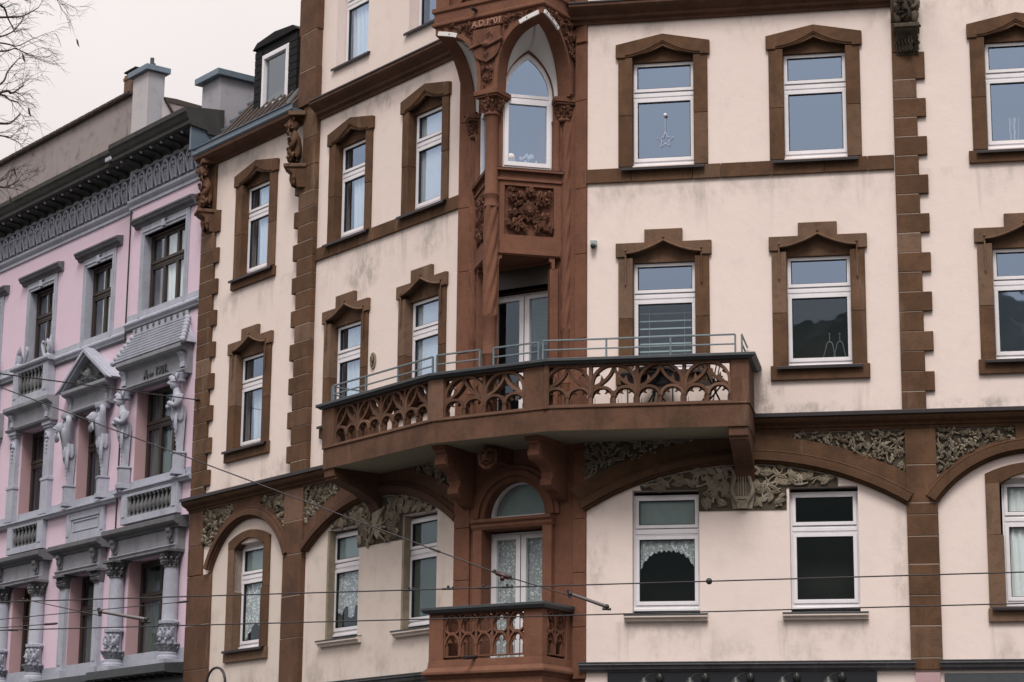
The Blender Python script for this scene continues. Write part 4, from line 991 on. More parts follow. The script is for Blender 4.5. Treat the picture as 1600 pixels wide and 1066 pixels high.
tracery(FL, -3.64, -.89, 8.60, 9.25, dB-.13, dB-.02, 4, balcony); tracery(FC, -.88, .63, 8.60, 9.25, dC-.13, dC-.02, 2, balcony); tracery(FR, .68, 3.58, 8.60, 9.25, dB-.13, dB-.02, 4, balcony)
cp = MB().mat('zincdark'); cp.sweep([FL.p(-4.0, .02, 0), FL.p(-4.0, dB, 0), k1, k2, FR.p(3.86, dB, 0), FR.p(3.86, .02, 0)], [(-.2, 9.25), (.045, 9.25), (.06, 9.27), (.10, 9.29), (.10, 9.335), (-.2, 9.375)])
cp.build('coping', None, balcony, .005)
rl = MB().mat('steel')
def rail(fr, d, us, z0=9.36, ztop=9.66, zm=9.51):
    for u in us: rl.box(fr, u-.014, u+.014, d-.014, d+.014, z0, ztop)
    rl.box(fr, us[0], us[-1], d-.018, d+.018, ztop-.012, ztop+.012); rl.box(fr, us[0], us[-1], d-.012, d+.012, zm-.011, zm+.011)
rail(FL, .95, [-3.83, -2.85, -1.9, -.92]); rail(FC, .62, [-1.08, -.26]); rail(FC, .62, [0.0, .83]); rail(FR, .95, [.64, 1.64, 2.64, 3.64])
fe = FR.sub(3.74, .95, R(90)); 
for z in (9.655, 9.51): rl.box(fe, 0, .92, -.012, .012, z-.011, z+.011)
rl.box(fe, 0, .028, -.014, .014, 9.36, 9.66)
fe = FL.sub(-3.9, .95, R(90))
for z in (9.655, 9.51): rl.box(fe, 0, .92, -.012, .012, z-.011, z+.011)
rl.box(fe, 0, .028, -.014, .014, 9.36, 9.66)
rl.build('railing', None, balcony, .003)
cons = [(.50, 8.215), (.50, 8.10), (.45, 8.08), (.44, 8.03), (.48, 7.98), (.48, 7.91), (.42, 7.85), (.30, 7.84), (.16, 7.80), (.06, 7.70), (.05, 7.62), (.10, 7.57), (.10, 7.49), (.02, 7.43), (-.12, 7.42), (-.25, 7.34), (-.42, 7.30), (-.42, 8.215)]
for uc in (-1.08, .66):
    c_ = MB().mat('oriel'); c_.profile(FC, cons, uc-.105, uc+.105)
    for s in (-1, 1): c_.tube([FC.p(uc+s*.108, d, z) for d, z in spline([(.42, 8.0), (.44, 7.92), (.38, 7.86), (.32, 7.92), (.36, 7.97)], 4)], .018, 5)
    c_.box(FC, uc-.13, uc+.13, -.1, .53, 8.15, 8.212); c_.build('console', None, balcony, .012)
mk = MB().mat('carve'); mk.box(FC, -.50, -.26, CD-.02, .02, 7.95, 8.2); head(mk, FC, -.38, .14, 8.03, .16, R(18), True); fm = FC.sub(-.38, .14, R(18))
q_ = lambda *L: [fm.p(x, y, 8.03+z) for x, y, z in L]
mk.tube(q_((0, .150, .075), (0, .20, .0), (0, .225, -.035), (0, .17, -.055)), [.020, .026, .036, .02], 8)
for sx in (-1, 1):
    mk.tube(q_((sx*.015, .165, .075), (sx*.055, .165, .095), (sx*.105, .115, .075)), [.018, .024, .012], 6)
    mk.tube(q_((0, .185, -.065), (sx*.045, .175, -.075), (sx*.095, .125, -.105)), [.020, .022, .008], 6)
    mk.tube(q_((sx*.12, .06, .10), (sx*.135, .05, 0), (sx*.12, .05, -.12), (sx*.05, .11, -.19), (0, .14, -.215)), [.03, .035, .035, .03, .03], 7)
    mk.mat('black').ball(fm.p(sx*.055, .128, 8.03+.03), .030, 8, 6, (1, .5, .6)); mk.mat('carve')  # black balls paint the shade of the eye hollows
mk.mat('black').ball(fm.p(0, .150, 8.03-.105), .03, 8, 6, (1.3, .5, .4)); mk.mat('carve')  # black ball paints the shade of the open mouth
mk.build('mask', None, balcony)
for fr, a, b in ((FR, 3.53, 3.83), (FL, -3.96, -3.66)):
    c_ = MB().mat('brownred'); c_.profile(fr, [(.02, 8.212), (1.02, 8.212), (1.02, 8.07), (.98, 8.05), (.98, 8.02), (.8, 7.98), (.45, 7.86), (.15, 7.70), (.02, 7.5)], a, b); c_.build('bracket', None, balcony, .010)

# ---- small balcony below
lb = MB().mat('oriel'); dF = .46; L0, L1 = -1.25, .83
path = [FC.p(L0, CD, 0), FC.p(L0, dF, 0), FC.p(L1, dF, 0), FC.p(L1, CD, 0)]
lb.plan(path, 4.0, 4.50, 'soffit')
lb.sweep(path, [(-.2, 4.50), (.0, 4.50), (.03, 4.54), (.08, 4.57), (.08, 4.61), (.015, 4.68), (0, 4.80), (-.16, 4.80)])
low = lb.build('balcony', None, house, .008, label='small balcony with fine tracery under the door of the lower floor')
for bx in ((L0, -.98, dF-.16, dF), (.50, L1, dF-.16, dF), (L1-.15, L1-.001, CD, -.28), (L0+.001, L0+.15, CD, dF-.16)): MB().mat('oriel').box(FC, *bx, 4.79, 5.53).build('parapet_post', None, low, .01)
def lancets(fr, u0, u1, z0, z1, d0, d1, cols, parent):
    mb = MB().mat('oriel'); W = (u1-u0)/cols; H = z1-z0; zm = z0 + H*.5
    mb.box(fr, u0, u1, d0, d1, z0, z0+.02); mb.box(fr, u0, u1, d0, d1, z1-.03, z1)
    for k in range(cols+1): mb.box(fr, max(u0, u0+k*W-.017), min(u1, u0+k*W+.017), d0, d1, z0, z1)
    for k in range(cols):
        c = u0 + (k+.5)*W
        for zb, hh in ((z0+.02, H*.52), (zm+.03, H*.42)):
            for s in (-1, 1):
                mb.strip(fr, spline([(c+s*(W/2-.01), zb+hh*.45), (c+s*W*.36, zb+hh*.72), (c+s*W*.18, zb+hh*.90), (c, zb+hh)], 3), .014, d0, d1+.004)
                pass
            foil_plate(mb, fr, c, W/2-.012, zb, hh, d0+.03, d1-.03)
        for s in (-1, 1): mb.strip(fr, spline([(c, zm+.0), (c+s*W*.25, zm+.03), (c+s*W*.5, zm+.09)], 3), .012, d0, d1)
    return mb.build('tracery_panel', None, parent, .004)
lancets(FC, -.98, .50, 4.84, 5.53, dF-.12, dF-.03, 5, low)
FT = FC.sub(L1, dF, R(90)); lancets(FT, .155, .745, 4.84, 5.53, -.13, -.03, 2, low)
MB().mat('zincdark').sweep([FC.p(L0, CD, 0), FC.p(L0, dF, 0), FC.p(L1, dF, 0), FC.p(L1, CD, 0)], [(-.2, 5.53), (.06, 5.53), (.10, 5.58), (.10, 5.62), (-.2, 5.66)]).build('coping', None, low, .005)
MB().mat('metal').tube([FC.p(-.38, .42, 4.83), FC.p(-.40, .75, 4.79)], .03, 8).build('spout', None, low)
# ================================================================== the pink stucco house next door
pink = thing('pink_house', tuple(FL.p(-15, 0, 0)), 'pink stucco town house with grey trim, statues beside its windows and a dark cornice', 'house')
D1 = -.2                                       # main wall; the bay beside the cream house stands forward (d = 0)
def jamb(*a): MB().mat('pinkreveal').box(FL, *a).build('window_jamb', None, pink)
def pbuild(mb, name, par=None, bevel=.006, m=None): return mb.build(name, m, par or pink, bevel)
# (centre, half opening) per bay
bays = [(-11.85, .87, 0.), (-15.1, .60, D1), (-17.88, .60, D1), (-20.66, .60, D1)]
holes0 = [rect(-11.85-.90, -11.85+.90, a, b) for a, b in ((12.66, 14.42), (9.10, 11.14), (5.45, 7.62))]
MB().prism(FL, [(-13.33, 0), (-10.262, 0), (-10.262, 16.2), (-13.33, 16.2)], -.5, 0, holes0).build('wall', 'pink', pink)
holes1 = [rect(uc-.63, uc+.63, a, b) for uc in (-15.1, -17.88, -20.66) for a, b in ((12.60, 14.36), (9.10, 11.12), (5.45, 7.62))]
MB().prism(FL, [(-22.2, 0), (-13.33, 0), (-13.33, 16.2), (-22.2, 16.2)], -.6, D1, holes1).build('wall', 'pink', pink)
MB().mat('tile').profile(FL, [(.4, 16.45), (-4.5, 17.2), (-9, 16.4), (-9, 0), (-8.8, 0), (-8.8, 16.2), (.2, 16.3)], -22.2, -10.99).build('roof', None, pink)
def casement(uc, hw, z0, z1, d, n, gl, trans=.33):
    f = MB().mat('wood'); ring(f, FL, uc-hw, uc+hw, z0, z1, .07, d-.08, d, .09)
    zt = z1 - (z1-z0)*trans; f.box(FL, uc-hw+.07, uc+hw-.07, d-.06, d+.02, zt-.07, zt+.05); f.box(FL, uc-hw+.05, uc+hw-.05, d-.05, d+.045, zt+.0, zt+.03)
    for k in range(n):
        a = uc-hw+.06 + (2*hw-.12)*k/n; b = uc-hw+.06 + (2*hw-.12)*(k+1)/n
        ring(f, FL, a, b, z0+.08, zt-.06, .045, d-.06, d+.012); ring(f, FL, a, b, zt+.04, z1-.06, .045, d-.06, d+.012)
    o = f.build('window', None, pink, .004)
    for k in range(n):
        a = uc-hw+.10 + (2*hw-.12)*k/n; b = uc-hw+.02 + (2*hw-.12)*(k+1)/n
        MB().box(FL, a, b, d-.03, d-.022, z0+.11, z1-.09).build('pane', gl, o)
    room(o, FL, uc, hw, z0, z1, d-.09); return o
# ---- second floor: eared grey architraves with a hood
for uc, hw, d in bays:
    wide = d == 0
    z0, z1 = (12.66, 14.42) if wide else (12.60, 14.36)
    o = casement(uc, hw-.0, z0, z1, d-.16, 3 if wide else 2, 'glassold', .36)
    s = MB().mat('trim'); W = hw + .15
    for sg in (-1, 1): a, b = sorted((uc+sg*hw, uc+sg*W)); s.box(FL, a, b, d-.15, d+.035, z0-.02, z1+.0); a, b = sorted((uc+sg*(hw+.05), uc+sg*(hw+.10))); s.box(FL, a, b, d+.03, d+.055, z0, z1+.08)
    s.box(FL, uc-W, uc+W, d-.15, d+.035, z1, z1+.22); s.box(FL, uc-hw-.10, uc+hw+.10, d+.03, d+.055, z1+.06, z1+.11)
    s.prism(FL, [(uc-.07, z1+.02), (uc+.07, z1+.02), (uc+.05, z1+.14), (uc+.12, z1+.17), (uc-.12, z1+.17), (uc-.05, z1+.14)], d, d+.085)
    pbuild(s, 'architrave', o)
    c = MB().mat('trimdark'); c.profile(FL, [(d, z1+.20), (d+.05, z1+.20), (d+.07, z1+.25), (d+.13, z1+.28), (d+.15, z1+.33), (d+.17, z1+.35), (d+.17, z1+.39), (d, z1+.42)], uc-W-.25, uc+W+.25); pbuild(c, 'hood', o)
# sill band of the second floor
b = MB().mat('trim')
for u0, u1, d, dz in ((-22.2, -13.34, D1, -.06), (-13.33, -10.262, 0, 0)):
    b.profile(FL, [(d-.02, 12.48+dz), (d+.05, 12.48+dz), (d+.055, 12.52+dz), (d+.10, 12.57+dz), (d+.10, 12.61+dz), (d+.03, 12.66+dz), (d+.02, 12.80+dz), (d-.02, 12.80+dz)], u0, u1)
pbuild(b, 'sill_band')
b = MB().mat('trimdark')
for u0, u1, d, dz in ((-22.2, -13.34, D1, -.06), (-13.33, -10.24, 0, 0)): b.profile(FL, [(d-.01, 12.44+dz), (d+.04, 12.44+dz), (d+.06, 12.475+dz), (d-.01, 12.478+dz)], u0, u1)
pbuild(b, 'sill_moulding', None, 0)
# ---- frieze and main cornice
for u0, u1, d, dz in ((-22.2, -13.45, D1, .06), (-13.45, -10.30, 0, 0)):
    m = MB().mat('trim'); m.profile(FL, [(d-.02, 15.12+dz), (d+.035, 15.12+dz), (d+.035, 15.20+dz), (d+.05, 15.205+dz), (d+.09, 15.26+dz), (d+.10, 15.31+dz), (d+.02, 15.36+dz), (d-.02, 15.36+dz)], u0, u1)
    m.mat('trimdark').box(FL, u0, u1, d-.02, d+.012, 15.36+dz, 15.94+dz); m.mat('trim'); m.box(FL, u0, u1, d, d+.05, 15.90+dz, 15.98+dz); m.box(FL, u0, u0+.05, d, d+.05, 15.36+dz, 15.9+dz); m.box(FL, u1-.05, u1, d, d+.05, 15.36+dz, 15.9+dz)  # frieze ground darker than the palmettes on it
    fz = pbuild(m, 'frieze', None, .005)
    p = MB().mat('trim'); n = round((u1-u0)/.345)
    for k in range(n):
        u = u0 + .06 + (u1-u0-.12)*(k+.5)/n; z = 15.42+dz
        L = [(u + .125*cos(pi*i/10), z+.22+.21*sin(pi*i/10)) for i in range(11)]
        p.tube([FL.p(u+.08, d+.03, z-.02)] + [FL.p(q, d+.065, w) for q, w in L] + [FL.p(u-.08, d+.03, z-.02)], .032, 6)
        p.leaf(FL, u, z-.02, d+.02, pi/2, .30, .055, .07, 1); p.ball(FL.p(u, d+.06, z+.30), .05, 8, 6)
        for s in (-1, 1): p.leaf(FL, u, z, d+.0, pi/2-s*.85, .16, .035, .05); p.leaf(FL, u+s*.15, z+.46, d+.0, -pi/2+s*.2, .30, .04, .06, 1)
    pbuild(p, 'palmette', fz, 0)
    c = MB().mat('inky')
    c.profile(FL, [(d-.3, 15.98+dz), (d+.06, 15.98+dz), (d+.09, 16.05+dz), (d+.47, 16.10+dz), (d+.50, 16.12+dz), (d+.50, 16.19+dz), (d+.535, 16.24+dz), (d+.57, 16.32+dz), (d+.60, 16.36+dz), (d+.60, 16.46+dz), (d-.3, 16.56+dz)], u0, u1+.145 if d == 0 else u1+.1)
    co = pbuild(c, 'main_cornice', None, .005)
    t = MB().mat('inky'); n = int((u1-u0)/.43)
    for k in range(n):
        u = u1 - .10 - k*.43
        t.profile(FL, [(d+.02, 16.045+dz), (d+.40, 16.092+dz), (d+.42, 16.06+dz), (d+.36, 16.03+dz), (d+.16, 16.02+dz), (d+.08, 15.95+dz), (d+.02, 15.93+dz)], u-.085, u+.085)
        t.mat('trim').ball(FL.p(u-.215, d+.40, 16.075+dz), .035, 7, 5); t.mat('inky')
    pbuild(t, 'modillion', co, .004)
# the white-painted lip where the cornice breaks forward
MB().mat('trim').box(FL, -13.95, -13.5, D1+.55, D1+.606, 16.19+.06, 16.27+.06).build('cornice_lip', None, pink)
MB().mat('zinc').box(FL, -10.262, -10.20, -.1, .42, 15.6, 16.42).build('flashing', None, pink)

def herm(u, z0, z1, d, mat, pose, lean):
    """half figure growing out of a tapering pillar, carrying the entablature on its head"""
    H = z1 - z0; f2 = FL.sub(u, d, R(lean)); zh = z1 - .30
    pl = MB().mat(mat)                          # pedestal and tapered pillar
    pl.box(f2, -.13, .13, -.15, .13, z0, z0+.10); pl.box(f2, -.10, .10, -.13, .10, z0+.10, z0+.42); pl.box(f2, -.12, .12, -.15, .12, z0+.42, z0+.46)
    zt, zb = zh-.52, z0+.46                      # tapered pillar, wider upwards, with a skirt of folds at the hips
    c0 = f2.p(0, 0, 0); V = []; rows = [(0, .062, .062, -.03), (.25, .068, .070, -.025), (.6, .085, .095, -.01), (1, .12, .125, .02)]
    for t, hx, hy, cy in rows: V += [f2.p(x, cy+y, zb+(zt-zb)*t) for x, y in ((-hx, -hy), (hx, -hy), (hx, hy*.6), (hx*.6, hy), (-hx*.6, hy), (-hx, hy*.6))]
    pl.add(V, [(r*6+k, r*6+(k+1) % 6, r*6+6+(k+1) % 6, r*6+6+k) for r in range(3) for k in range(6)] + [(5, 4, 3, 2, 1, 0), (18, 19, 20, 21, 22, 23)])
    for k in range(8): t = k/9; pl.ball(f2.p(0, .035+.10*t, zb+.06+(zt-zb)*t), .020, 6, 4)
    n = 36; V = []
    for q, (rr_, zz_) in enumerate(((.145, zt-.12), (.165, zt-.04), (.158, zt+.08), (.150, zt+.16))):
        for k in range(n): a = 2*pi*k/n; r2 = rr_*(1+.10*cos(9*a+q*.7)*(1 if q < 3 else .4)); V.append(f2.p(r2*sin(a), .02+r2*.9*cos(a), zz_ + (.03*cos(5*a+1) if q == 0 else 0)))
    pl.add(V, [(q*n+k, q*n+(k+1) % n, (q+1)*n+(k+1) % n, (q+1)*n+k) for q in range(3) for k in range(n)], True)
    for sx in (-1, 1): pl.leaf(f2, sx*.14, zt+.06, .06, -pi/2, .42 if sx > 0 else .3, .06, .06)
    pil = pl.build('herm', None, pink, .008)
    if pose == 'fold':
        P = [(0, .03, zh-.62), (0, .07, zh-.42), (0, .09, zh-.20), (0, .07, zh-.06), (0, .10, zh+.06),
             (-.19, .06, zh-.20), (-.23, .10, zh-.40), (-.02, .26, zh-.36), (.19, .06, zh-.20), (.23, .10, zh-.40), (.04, .25, zh-.30)]
        E = [(0, 1), (1, 2), (2, 3), (3, 4), (2, 5), (5, 6), (6, 7), (2, 8), (8, 9), (9, 10)]
        rr = [.155, .13, .165, .07, .08, .085, .065, .055, .085, .065, .055]; hd, hz = .12, zh+.10
    else:
        P = [(0, .03, zh-.55), (0, .08, zh-.36), (0, .13, zh-.12), (0, .19, zh-.02), (0, .22, zh+.04),
             (-.17, .10, zh-.06), (-.22, .10, zh+.14), (-.08, .10, zh+.25), (.17, .10, zh-.06), (.22, .10, zh+.14), (.08, .10, zh+.25)]
        E = [(0, 1), (1, 2), (2, 3), (3, 4), (2, 5), (5, 6), (6, 7), (2, 8), (8, 9), (9, 10)]
        rr = [.14, .125, .155, .07, .07, .085, .07, .065, .085, .07, .065]; hd, hz = .25, zh-.02
    g = skin_obj('carved_figure', [f2.p(*q) for q in P], E, rr, mat, pil, 1)
    hb = MB().mat(mat); head(hb, f2, 0, hd, hz, .115, 0, pose != 'fold')
    if pose == 'fold':                           # helmet with a crest
        for i in range(7): hb.ball(f2.p(0, hd-.10+.03*i, hz+.10+.035*sin(pi*i/6)), .05, 7, 5)
        hb.lathe(f2.p(0, hd-.01, 0), [(.118, hz+.02), (.115, hz+.08), (.08, hz+.13), (.02, hz+.15)], 12)
        hb.lathe(f2.p(0, .02, 0), [(.11, z1-.17), (.13, z1-.14), (.10, z1-.10), (.17, z1-.03), (.17, z1)], 10)
        for k in range(8): hb.leaf(f2, -.14+.04*k, z1-.16, .09, pi/2, .15, .03, .05)
    else:
        hb.lathe(f2.p(0, .06, 0), [(.16, z1-.10), (.18, z1-.05), (.18, z1)], 10)
        for k in range(7): hb.leaf(f2, -.09+.03*k, hz-.10, hd+.02, -pi/2+(k-3)*.12, .2, .03, .05)
    hb.tube([f2.p(0, hd*.6, hz+.02), f2.p(0, .05, z1-.08)], .06, 8); hb.build('head', None, pil)
    return pil
# ---- first floor, forward bay: inscribed head under a small tiled roof, two herms, balustrade
uc, hw = -11.85, .90
o = casement(uc, .87, 9.12, 11.12, -.24, 3, 'glassdark', .36)
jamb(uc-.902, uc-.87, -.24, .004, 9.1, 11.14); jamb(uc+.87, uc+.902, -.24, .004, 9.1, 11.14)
en = MB().mat('trimmid'); en.profile(FL, [(-.02, 11.12), (.16, 11.12), (.18, 11.16), (.20, 11.17), (.20, 11.20), (.13, 11.23), (.13, 11.53), (.16, 11.56), (.26, 11.60), (.30, 11.64), (.30, 11.72), (-.02, 11.74)], uc-1.36, uc+1.36)
for s in (-1, 1): en.mat('trim').profile(FL, [(.12, 11.25), (.18, 11.25), (.17, 11.36), (.20, 11.46), (.26, 11.54), (.12, 11.55)], uc+s*1.22-.08, uc+s*1.22+.08)
eno = pbuild(en, 'entablature')
lettering('A', FL, uc-.30, .132, 11.265, .25, 'zincdark', eno, .03); lettering('nno', FL, uc-.08, .132, 11.29, .12, 'zincdark', eno, .025); lettering('1901.', FL, uc+.36, .132, 11.265, .24, 'zincdark', eno, .03)  # letters coloured darker than their ground, painting in the shading of raised lettering
rt = MB().mat('trim'); rt.add([FL.p(*q) for q in ((uc-1.46, .30, 11.73), (uc+1.46, .30, 11.73), (uc+1.14, .02, 12.30), (uc-1.14, .02, 12.30), (uc-1.46, 0, 11.73), (uc+1.46, 0, 11.73))], [(0, 1, 2, 3), (0, 3, 4), (1, 5, 2), (0, 4, 5, 1), (4, 3, 2, 5)])
for k in range(8):
    t = (k+.5)/8; rt.box(FL, uc-1.46+.32*t, uc+1.46-.32*t, .30-.28*t-.02, .30-.28*t+.03, 11.73+.57*t-.03, 11.73+.57*t+.012)
for s in (-1, 1):
    for k in range(7): t = k/6.5; rt.ball(FL.p(uc+s*(1.46-.32*t), .30-.28*t, 11.75+.57*t), .07, 7, 5)
rt.box(FL, uc-1.15, uc+1.15, 0, .045, 12.30, 12.47); 
for k in range(9): rt.mat('trimdark').box(FL, uc-1.0+k*.25-.03, uc-1.0+k*.25+.03, .04, .07, 12.37, 12.44)
pbuild(rt, 'tiled_canopy', None, .006)
for s in (-1, 1): herm(uc+s*1.13, 9.10, 11.13, .12, 'trim', 'fold', -18 if s < 0 else -22)
def ledge(u0, u1, d, z, name='ledge'):
    b = MB().mat('trim'); b.profile(FL, [(d-.02, z-.10), (d+.06, z-.10), (d+.09, z-.05), (d+.12, z-.04), (d+.12, z), (d-.02, z+.03)], u0, u1); return pbuild(b, name)
ledge(-13.33, -10.25, .03, 9.07); ledge(-22.2, -13.34, D1+.04, 9.06)
def baluster_row(u0, u1, z0, z1, d, n, par):
    pr = [(.045, 0), (.045, .06), (.02, .1), (.026, .16), (.055, .36), (.05, .5), (.022, .72), (.02, .84), (.045, .9), (.045, 1)]
    for k in range(n):
        u = u0 + (u1-u0)*(k+.5)/n; MB().mat('trimdark').lathe(FL.p(u, d, 0), [(r, z0+(z1-z0)*t) for r, t in pr], 10).build('baluster', None, par)
def parapet(uc, hw, d, z0, z1, n, post=.26, cap=True):
    b = MB().mat('trim'); H = z1-z0
    for s in (-1, 1): a, c = sorted((uc+s*hw, uc+s*(hw+post))); b.box(FL, a, c, d-.1, d+.10, z0, z1); b.box(FL, a+.05, c-.05, d+.09, d+.115, z0+.14, z1-.08)
    b.box(FL, uc-hw-.001, uc+hw+.001, d-.1, d+.095, z0, z0+H*.22); b.box(FL, uc-hw, uc+hw, d-.1, d+.095, z1-H*.10, z1); b.mat('inky').box(FL, uc-hw, uc+hw, d-.016, d-.004, z0, z1)  # dark plate paints the shade of the recess behind the balusters
    o = pbuild(b, 'balustrade'); baluster_row(uc-hw, uc+hw, z0+H*.22, z1-H*.10, d+.05, n, o); return o
parapet(uc, .92, .02, 8.36, 8.97, 11, .24)
# ---- first floor, narrow bay with pediment
uc = -15.1; d = D1
o = casement(uc, .60, 9.12, 11.10, d-.24, 2, 'glassdark', .36)
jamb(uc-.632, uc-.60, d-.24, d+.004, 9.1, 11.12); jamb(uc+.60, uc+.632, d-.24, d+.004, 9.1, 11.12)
en = MB().mat('trimmid'); en.profile(FL, [(d-.02, 11.10), (d+.15, 11.10), (d+.18, 11.14), (d+.18, 11.18), (d+.11, 11.21), (d+.11, 11.44), (d+.15, 11.48), (d+.25, 11.52), (d+.28, 11.55), (d+.28, 11.62), (d-.02, 11.64)], uc-1.02, uc+1.02)
for s in (-1, 1): en.profile(FL, [(d+.10, 11.20), (d+.15, 11.20), (d+.15, 11.34), (d+.23, 11.46), (d+.10, 11.47)], uc+s*.82-.07, uc+s*.82+.07)
eno = pbuild(en, 'entablature')
pe = MB().mat('trimdark'); pe.prism(FL, [(uc-1.02, 11.6), (uc+1.02, 11.6), (uc, 12.32)], d-.02, d+.10)
A, B = [(uc-1.28, 11.62), (uc, 12.46), (uc+1.28, 11.62)], [(uc-1.02, 11.62), (uc, 12.28), (uc+1.02, 11.62)]
pe.mat('trim').band(FL, A, B, d-.02, d+.26); pe.band(FL, [(u, z-.03) for u, z in A], [(u, z+.06) for u, z in B], d+.25, d+.31)
tri = [(uc-.78, 11.66), (uc+.78, 11.66), (uc, 12.16)]; pe.mat('trimdark'); foliage(pe, FL, tri, 22, .16, d+.10, .09, 1, 77, .1); head(pe, FL, uc, d+.14, 11.86, .12)
pbuild(pe, 'pediment', None, .006)
for s in (-1, 1): herm(uc+s*.78, 9.10, 11.11, d+.10, 'trim', 'atlas', -15)
b = MB().mat('trim'); ring(b, FL, uc-.86, uc+.86, 8.28, 9.0, .20, d-.02, d+.06, .22); b.box(FL, uc-.66, uc+.66, d-.02, d+.03, 8.5, 8.8); ring(b, FL, uc-.58, uc+.58, 8.53, 8.77, .03, d+.02, d+.05); b.box(FL, uc-.84, uc-.72, d+.05, d+.075, 8.45, 8.92); b.box(FL, uc+.72, uc+.84, d+.05, d+.075, 8.45, 8.92); pbuild(b, 'panel')
# ---- first floor, bays with pilasters and balustraded heads
def pilaster(u, z0, z1, d, hw, name='pilaster', drop=True):
    p = MB().mat('trim'); H = z1-z0
    p.box(FL, u-hw*1.35, u+hw*1.35, d-.02, d+.15, z0, z0+.10); p.box(FL, u-hw*1.15, u+hw*1.15, d-.02, d+.13, z0+.10, z0+H*.36); p.box(FL, u-hw*1.3, u+hw*1.3, d-.02, d+.145, z0+H*.36, z0+H*.39)
    p.box(FL, u-hw, u+hw, d-.02, d+.11, z0+H*.39, z1-.12); p.box(FL, u-hw*1.15, u+hw*1.15, d-.02, d+.14, z1-.16, z1-.10); p.box(FL, u-hw*1.4, u+hw*1.4, d-.02, d+.17, z1-.10, z1)
    if drop:
        for k in range(6): p.ball(FL.p(u, d+.12, z1-.28-k*.085), .045-.005*k, 7, 5); 
        for s in (-1, 1): p.leaf(FL, u, z1-.24, d+.10, -pi/2+s*.6, .2, .04, .05)
    return pbuild(p, name)
for uc in (-17.88, -20.66):
    casement(uc, .60, 9.12, 11.10, D1-.24, 2, 'glassdark', .36)
    jamb(uc-.632, uc-.60, D1-.24, D1+.004, 9.1, 11.12); jamb(uc+.60, uc+.632, D1-.24, D1+.004, 9.1, 11.12)
    for s in (-1, 1): pilaster(uc+s*.86, 9.08, 11.16, D1, .145)
    en = MB().mat('trimmid'); d = D1; en.profile(FL, [(d-.02, 11.14), (d+.19, 11.14), (d+.22, 11.19), (d+.15, 11.22), (d+.15, 11.50), (d+.18, 11.53), (d+.27, 11.57), (d+.30, 11.60), (d+.30, 11.68), (d-.02, 11.72)], uc-1.12, uc+1.12)
    for s in (-1, 1): en.mat('trim').profile(FL, [(d+.14, 11.24), (d+.19, 11.24), (d+.18, 11.36), (d+.26, 11.50), (d+.14, 11.52)], uc+s*.86-.06, uc+s*.86+.06)
    pbuild(en, 'entablature')
    parapet(uc, .63, D1+.10, 11.72, 12.52, 7, .24)
    p = MB().mat('trim'); p.profile(FL, [(D1, 12.52), (D1+.24, 12.52), (D1+.27, 12.56), (D1+.27, 12.60), (D1, 12.62)], uc-.95, uc+.95)
    for s in (-1, 1):
        p.lathe(FL.p(uc+s*.78, D1+.12, 0), [(.10, 12.6), (.10, 12.66), (.06, 12.70), (.09, 12.80), (.05, 12.94), (.015, 13.10)], 9)
        for k in range(5): p.leaf(FL, uc+s*.78, 12.66+.05*k, D1+.14, pi/2+s*(-.9+.35*k), .2, .045, .05)
        p.tube([FL.p(uc+s*x, D1+.12, z) for x, z in spline([(.68, 12.64), (.55, 12.66), (.45, 12.78), (.38, 12.95), (.42, 13.02)], 4)], [.04]*17, 6) if True else None
    pbuild(p, 'roof_ornament', None, .004)
# ---- bel etage
def corinthian(u, d, z0, z1, r, flat=False):
    c = MB().mat('trimdark'); h = z1-z0
    if flat: c.prism(FL, [(u-r*1.0, z0), (u+r*1.0, z0), (u+r*1.45, z1-.05), (u-r*1.45, z1-.05)], d-.05, d+.09)
    else: c.lathe(FL.p(u, d, 0), [(r*1.1, z0), (r*1.1, z0+.02), (r*.95, z0+.04), (r*1.0, z0+h*.5), (r*1.45, z1-.05)], 14)
    c.box(FL, u-r*1.6, u+r*1.6, d-r*1.4, d+r*1.6, z1-.05, z1)
    for row in range(2):
        for k in range(7):
            a = (k-3+row*.5)*.5
            if flat: f2 = FL.sub(u + (k-3)*r*.34, d+.08, 0)
            else: f2 = FL.sub(u + r*1.0*sin(a), d + r*1.0*cos(a), a)
            c.leaf(f2, 0, z0+.03+row*h*.4, 0, pi/2, h*.42, r*.28, r*.5, 1); c.ball(f2.p(0, r*.45, z0+.03+row*h*.4+h*.40), r*.2, 6, 4)
    return pbuild(c, 'capital', None, .004)
def bel_column(u, d):
    r = .155; c = MB().mat('trim'); c.box(FL, u-.23, u+.23, d-.2, d+.23, 5.40, 5.50)
    c.lathe(FL.p(u, d, 0), [(.22, 5.50), (.22, 5.55), (.19, 5.58), (.20, 5.62), (.155, 5.64), (.155, 6.18), (.20, 6.19), (.20, 6.23), (r, 6.26), (r*.97, 7.0), (r*.9, 7.30)], 22)
    o = pbuild(c, 'column', None, .005)
    k_ = MB().mat('trim')
    for k in range(13):
        a = -1.5 + k*.25; f2 = FL.sub(u+.16*sin(a), d+.16*cos(a), a)
        for row in range(2): k_.leaf(f2, 0, 5.66+row*.24, -.012, pi/2+(.45 if (k+row) % 2 else -.45), .25, .05, .06, 1, .5 if k % 2 else -.5)
        if k % 3 == 0: k_.ball(f2.p(0, .02, 6.10), .035, 7, 5); k_.ball(f2.p(0, .025, 5.88), .03, 6, 4)
        if k % 4 == 2: head(k_, f2, 0, .0, 5.97, .075)
        k_.box(f2, -.018, .018, -.02, .045, 6.18, 6.245)
    k_.build('carved_drum', None, o)
    corinthian(u, d, 7.28, 7.62, .15); return o
